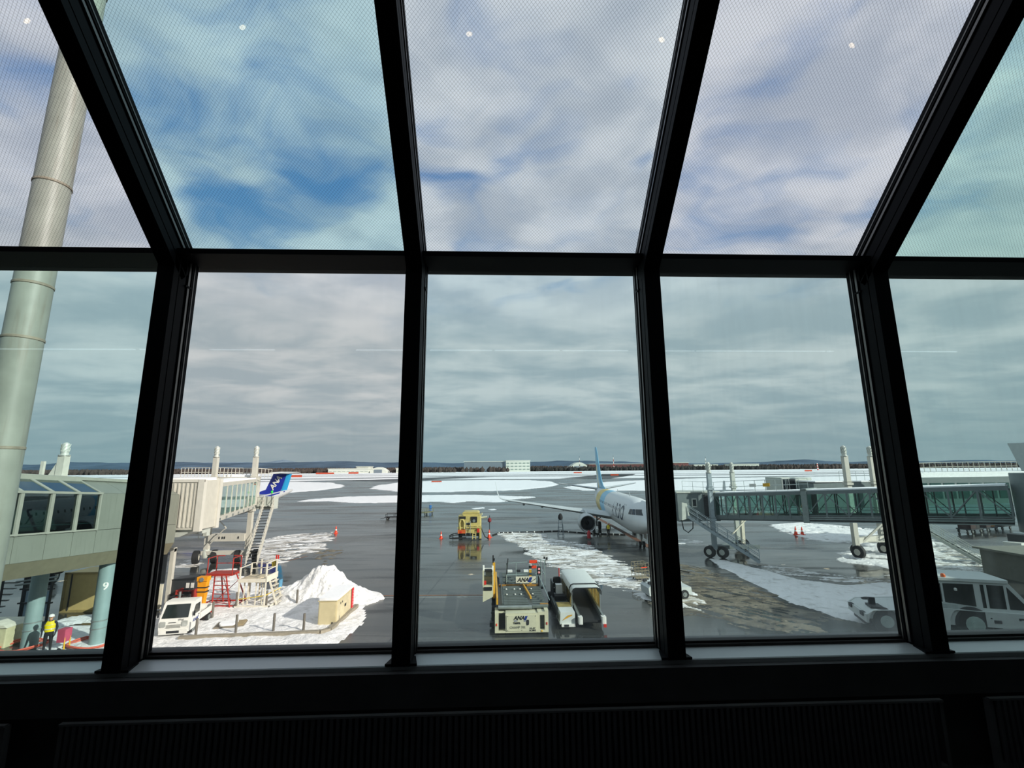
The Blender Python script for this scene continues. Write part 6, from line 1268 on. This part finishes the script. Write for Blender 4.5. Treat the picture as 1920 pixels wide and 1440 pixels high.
MB().prism([(-1.5, .3), (-1.55, .8), (-1.35, 1.0), (.3, 1.08), (.35, .75), (1.5, .75), (1.55, .3)], -.65, .65, 'y').build('body', tw, t); MB().box(.5, .75, -.4, .4, .75, 1.3).box(.4, .9, -.4, .4, .75, .9).build('seat', black, t); MB().lathe([(.17, 0), (.2, .02), (.17, .04)], (.2, -.2, 1.25), 14).build('steering_wheel', black, t); MB().box(-1.45, -1.2, -.5, -.3, 1.0, 1.15).box(-1.45, -1.2, .3, .5, 1.0, 1.15).build('lamp', dark, t)
for x in (-1.0, 1.0):
    for s_ in (-.6, .6): wheel(t, (x, s_, .3), (0, 1, 0), .3, .2, steel, 16)
om = mat('line_orange', '#8a5a38', .6, var=.2, scale=2)
def paint(pts, wd, mt, label): return tag(strip('painted_line', pts, wd, mt, label, .006, 'marking'), label, 'marking')
paint([(-9.9, 34.8), (-5, 34.7), (-.8, 34.5)], .16, om, 'orange painted line left of the container loader')
paint([(18.3, 92), (17.9, 70), (17.4, 54), (17.1, 50)], .7, mat('line_orange_dull', '#6e4a38', .6, var=.25, scale=1), 'broad orange guide line under the airliner')
paint([(-9.9, 34.35), (-5, 34.25), (-.8, 34.05)], .10, mat('line_white', '#a9aca6', .6, var=.2), 'thin white painted line beside the orange one')
paint([(-24.4, 46.6), (-20.5, 47.0), (-19.2, 50.5)], .16, om, 'orange painted corner beside the white bridge stairs')

# ================================================================== far side of the airfield
rnd = random.Random(5)
FOOT = [(24, 82, 1050, 1092), (-69, 24, 1055, 1097), (258, 480, 1250, 1312), (484, 525, 1240, 1282), (210, 266, 1238, 1292), (-260, -224, 980, 1017), (-346, -261, 984, 1042), (-205, -180, 984, 1027), (620, 690, 1188, 1232), (535, 600, 1228, 1272), (303, 307, 1178, 1182), (210, 214, 1148, 1152)]   # building plots kept clear of trees
def forest(name, label, n, x0, x1, y0, y1, h0, h1, mt, seed):
    rg_ = np.random.RandomState(seed); m_ = MB()
    for i in range(n):
        x = rg_.uniform(x0, x1); y = rg_.uniform(y0, y1)
        if any(a-6 < x < b+6 and c-6 < y < d+6 for a, b, c, d in FOOT): continue
        h = rg_.uniform(h0, h1); r = h*rg_.uniform(.30, .55); a0 = rg_.uniform(0, 2)
        k = 5; ring = [(x+r*math.cos(a0+2*PI*j/k), y+r*math.sin(a0+2*PI*j/k), h*.45) for j in range(k)]; low = [(x+r*.55*math.cos(a0+2*PI*j/k), y+r*.55*math.sin(a0+2*PI*j/k), 0) for j in range(k)]
        m_.add(low+ring+[(x, y, h)], [(j, (j+1) % k, k+(j+1) % k, k+j) for j in range(k)]+[(k+j, k+(j+1) % k, 2*k) for j in range(k)])
    o = m_.build(name, mt, None, 0); return tag(o, label, 'forest', kind='stuff')
f1 = mat('bare_forest', (0.060, 0.048, 0.043), .9, spec=.1, var=.22, scale=.03); f2 = mat('conifer_belt', (0.036, 0.036, 0.034), .9, spec=.1, var=.25, scale=.03)
forest('forest', 'brown bare woodland belt beyond the airfield on the left', 5000, -1900, 30, 990, 1400, 8, 13, f1, 1)
forest('forest', 'dark woodland belt beyond the airfield on the right', 5000, 0, 2300, 1180, 1600, 9, 15, f1, 2)
forest('forest', 'dark conifer row in front of the white warehouse', 1500, -120, 700, 1120, 1180, 7, 11, f2, 3)
def hills(name, label, pts, Y, depth, mt, seed):
    xs = np.linspace(pts[0][0], pts[-1][0], 260); zs = np.interp(xs, [p[0] for p in pts], [p[1] for p in pts]); zs = zs + (fbm(xs/420+3, xs*0+seed, 4, seed)-.5)*38
    m_ = MB(); rings = []
    for f, yy in ((0.0, -depth), (.55, -depth*.45), (1.0, 0), (.6, depth*.6), (0, depth)):
        rings.append([Vector((x*(1+yy/Y*.3), Y+yy+60*math.sin(x/900), z*f*(1 if f == 1 else .8+.4*vnoise(np.array([x/300.]), np.array([f*7.]), seed)[0]))) for x, z in zip(xs, zs)])
    m_.loft(rings, False, False); return tag(m_.build(name, mt, None, 180), label, 'hills')
hl = [(-14000, 120), (-8776, 125), (-7923, 168), (-6860, 150), (-5890, 163), (-5300, 140), (-4012, 143), (-3115, 157), (-1904, 120), (-683, 112), (862, 122), (1800, 140), (2600, 110), (3375, 66), (4975, 76), (6060, 130), (7143, 82), (8462, 74), (9692, 108), (10584, 82), (15000, 80)]
hills('hill_ridge', 'long wooded hill ridge tinted blue-grey for haze, along the horizon', hl, 9000, 1500, mat('hill_haze_blue', (0.085, 0.125, 0.175), .95, spec=0, var=.25, scale=.0012), 3)  # distance haze is put into the base colour as blue-grey
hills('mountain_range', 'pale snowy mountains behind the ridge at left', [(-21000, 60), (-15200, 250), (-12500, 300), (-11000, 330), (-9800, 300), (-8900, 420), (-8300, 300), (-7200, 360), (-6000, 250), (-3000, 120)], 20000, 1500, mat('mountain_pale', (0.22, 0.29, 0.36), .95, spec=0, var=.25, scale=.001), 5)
bwh, bgy = mat('building_white', '#c9cdc4', .6), mat('building_grey', '#6d7983', .6)
def far_box(name, label, cat, x0, x1, y, h, mt, stripes=0, roof=None, d=40):
    t = thing(name, label, cat, ((x0+x1)/2, y, 0)); w_ = (x1-x0)/2
    MB().box(-w_, w_, 0, d, 0, h).build('walls', mt, t)
    for i in range(stripes):
        z = h*(i+.6)/(stripes+.6); n_ = max(3, int(2*w_/9)); me = MB().box(-3.2, 3.2, -.3, 0, 0, h*.10).mesh('window', mat('far_window', '#7e8d86', .3))
        for j in range(n_): link('window', me, t, (-w_+(j+.5)*2*w_/n_, 0, z))
    MB().box(-w_-1, w_+1, -1, d+1, h, h+1.2).build('roof', roof or bwh, t); return t
far_box('warehouse', 'bright white warehouse with window rows at the horizon', 'building', 26.5, 81, 1050, 24.5, bwh, 3)
far_box('warehouse', 'long blue-grey warehouse left of the white one', 'building', -68, 24, 1055, 22.5, bgy, 0)
far_box('hangar', 'long low hangar with white roof and red-brown wall behind the airliner tail', 'building', 258, 480, 1250, 16.5, mat('hangar_red', '#5a3230', .7), 0, bwh, 60)
far_box('hangar', 'small red-brown hangar right of the window post', 'building', 484, 525, 1240, 18.5, mat('hangar_red2', '#6b3b39', .7), 0)
t = thing('arch_hangar', 'white arched hangar beside the airliner tail', 'building', (228, 1240, 0)); MB().prism([(-26, 0)]+[(-26+52*i/12, 9+13*math.sin(PI*i/12)) for i in range(13)]+[(26, 0)], 0, 50, 'y').build('shell', bwh, t); MB().box(-14, 14, -1, 0, 0, 12).build('gate', bgy, t)
t = thing('arch_hangar', 'white domed shelter on the horizon left of the window post', 'building', (-242, 985, 0)); MB().prism([(-17, 0)]+[(-17+34*i/12, 4+8*math.sin(PI*i/12)) for i in range(13)]+[(17, 0)], 0, 30, 'y').build('shell', bwh, t); MB().box(-8, 8, -1, 0, 0, 7).build('gate', bgy, t)
far_box('depot', 'low white depot buildings on the left horizon', 'building', -345, -262, 985, 8.5, bwh, 1)
far_box('depot', 'taller white depot block on the left horizon', 'building', -300, -275, 1030, 12.8, bwh, 1)
far_box('depot', 'small white depot behind the left window post', 'building', -205, -180, 985, 9, bwh, 1)
far_box('depot', 'pale depot beyond the glass bridge roof', 'building', 620, 690, 1190, 14, bwh, 1)
far_box('depot', 'white depot with pale roof at right of the arched hangar', 'building', 535, 600, 1230, 13, bwh, 1)
def tower(label, x, y, h, mt): 
    t = thing('lattice_mast', label, 'mast', (x, y, 0))
    for i in range(6): MB().box(-1.1+.12*i, 1.1-.12*i, -1.1+.12*i, 1.1-.12*i, h*i/6, h*(i+1)/6).build('section', [mt, white_paint][i % 2], t)
    MB().cyl((0, 0, h), (0, 0, h*1.12), .3).build('aerial', dark, t)
tower('slender mast left of the airliner fin', 212, 1150, 32, mat('tower_dull', '#5b4a4a', .6)); tower('thin red mast behind the long hangar', 305, 1180, 34, mat('tower_red', '#a24038', .6)); tower('red and white lattice tower above the glass bridge', 640, 900, 14, red); tower('grey pole beside the small hangar', 480, 1040, 27, steel)
bo = mat('fence_orange', '#b4482c', .6)
for lab, x0, x1, y, h in (('orange barrier fence right of the blue tail', -222, -210, 520, 2.6), ('long orange barrier fence on the left snowfield', -300, -270, 800, 3.0), ('orange barrier fence below the depot', -255, -238, 830, 3.2), ('red barrier bar on the oval infield', -39, -33, 295, 1.0), ('red barrier left of the airliner fin', 118, 130, 690, 1.8), ('red barrier just right of the airliner fin', 118, 126, 470, 1.6), ('orange barrier seen above the glass bridge', 470, 481, 690, 2.4)):
    t = thing('barrier_fence', lab, 'barrier', ((x0+x1)/2, y, .1), 0, 'far orange barriers'); w_ = (x1-x0)/2; n_ = 5
    for i in range(n_): MB().box(-w_+i*2*w_/n_+.1, -w_+(i+1)*2*w_/n_-.1, -.15, .15, .25, h).build('panel', bo, t)
    for i in range(n_+1): MB().box(-w_+i*2*w_/n_-.1, -w_+i*2*w_/n_+.1, -.2, .2, 0, h).build('post', bo, t)
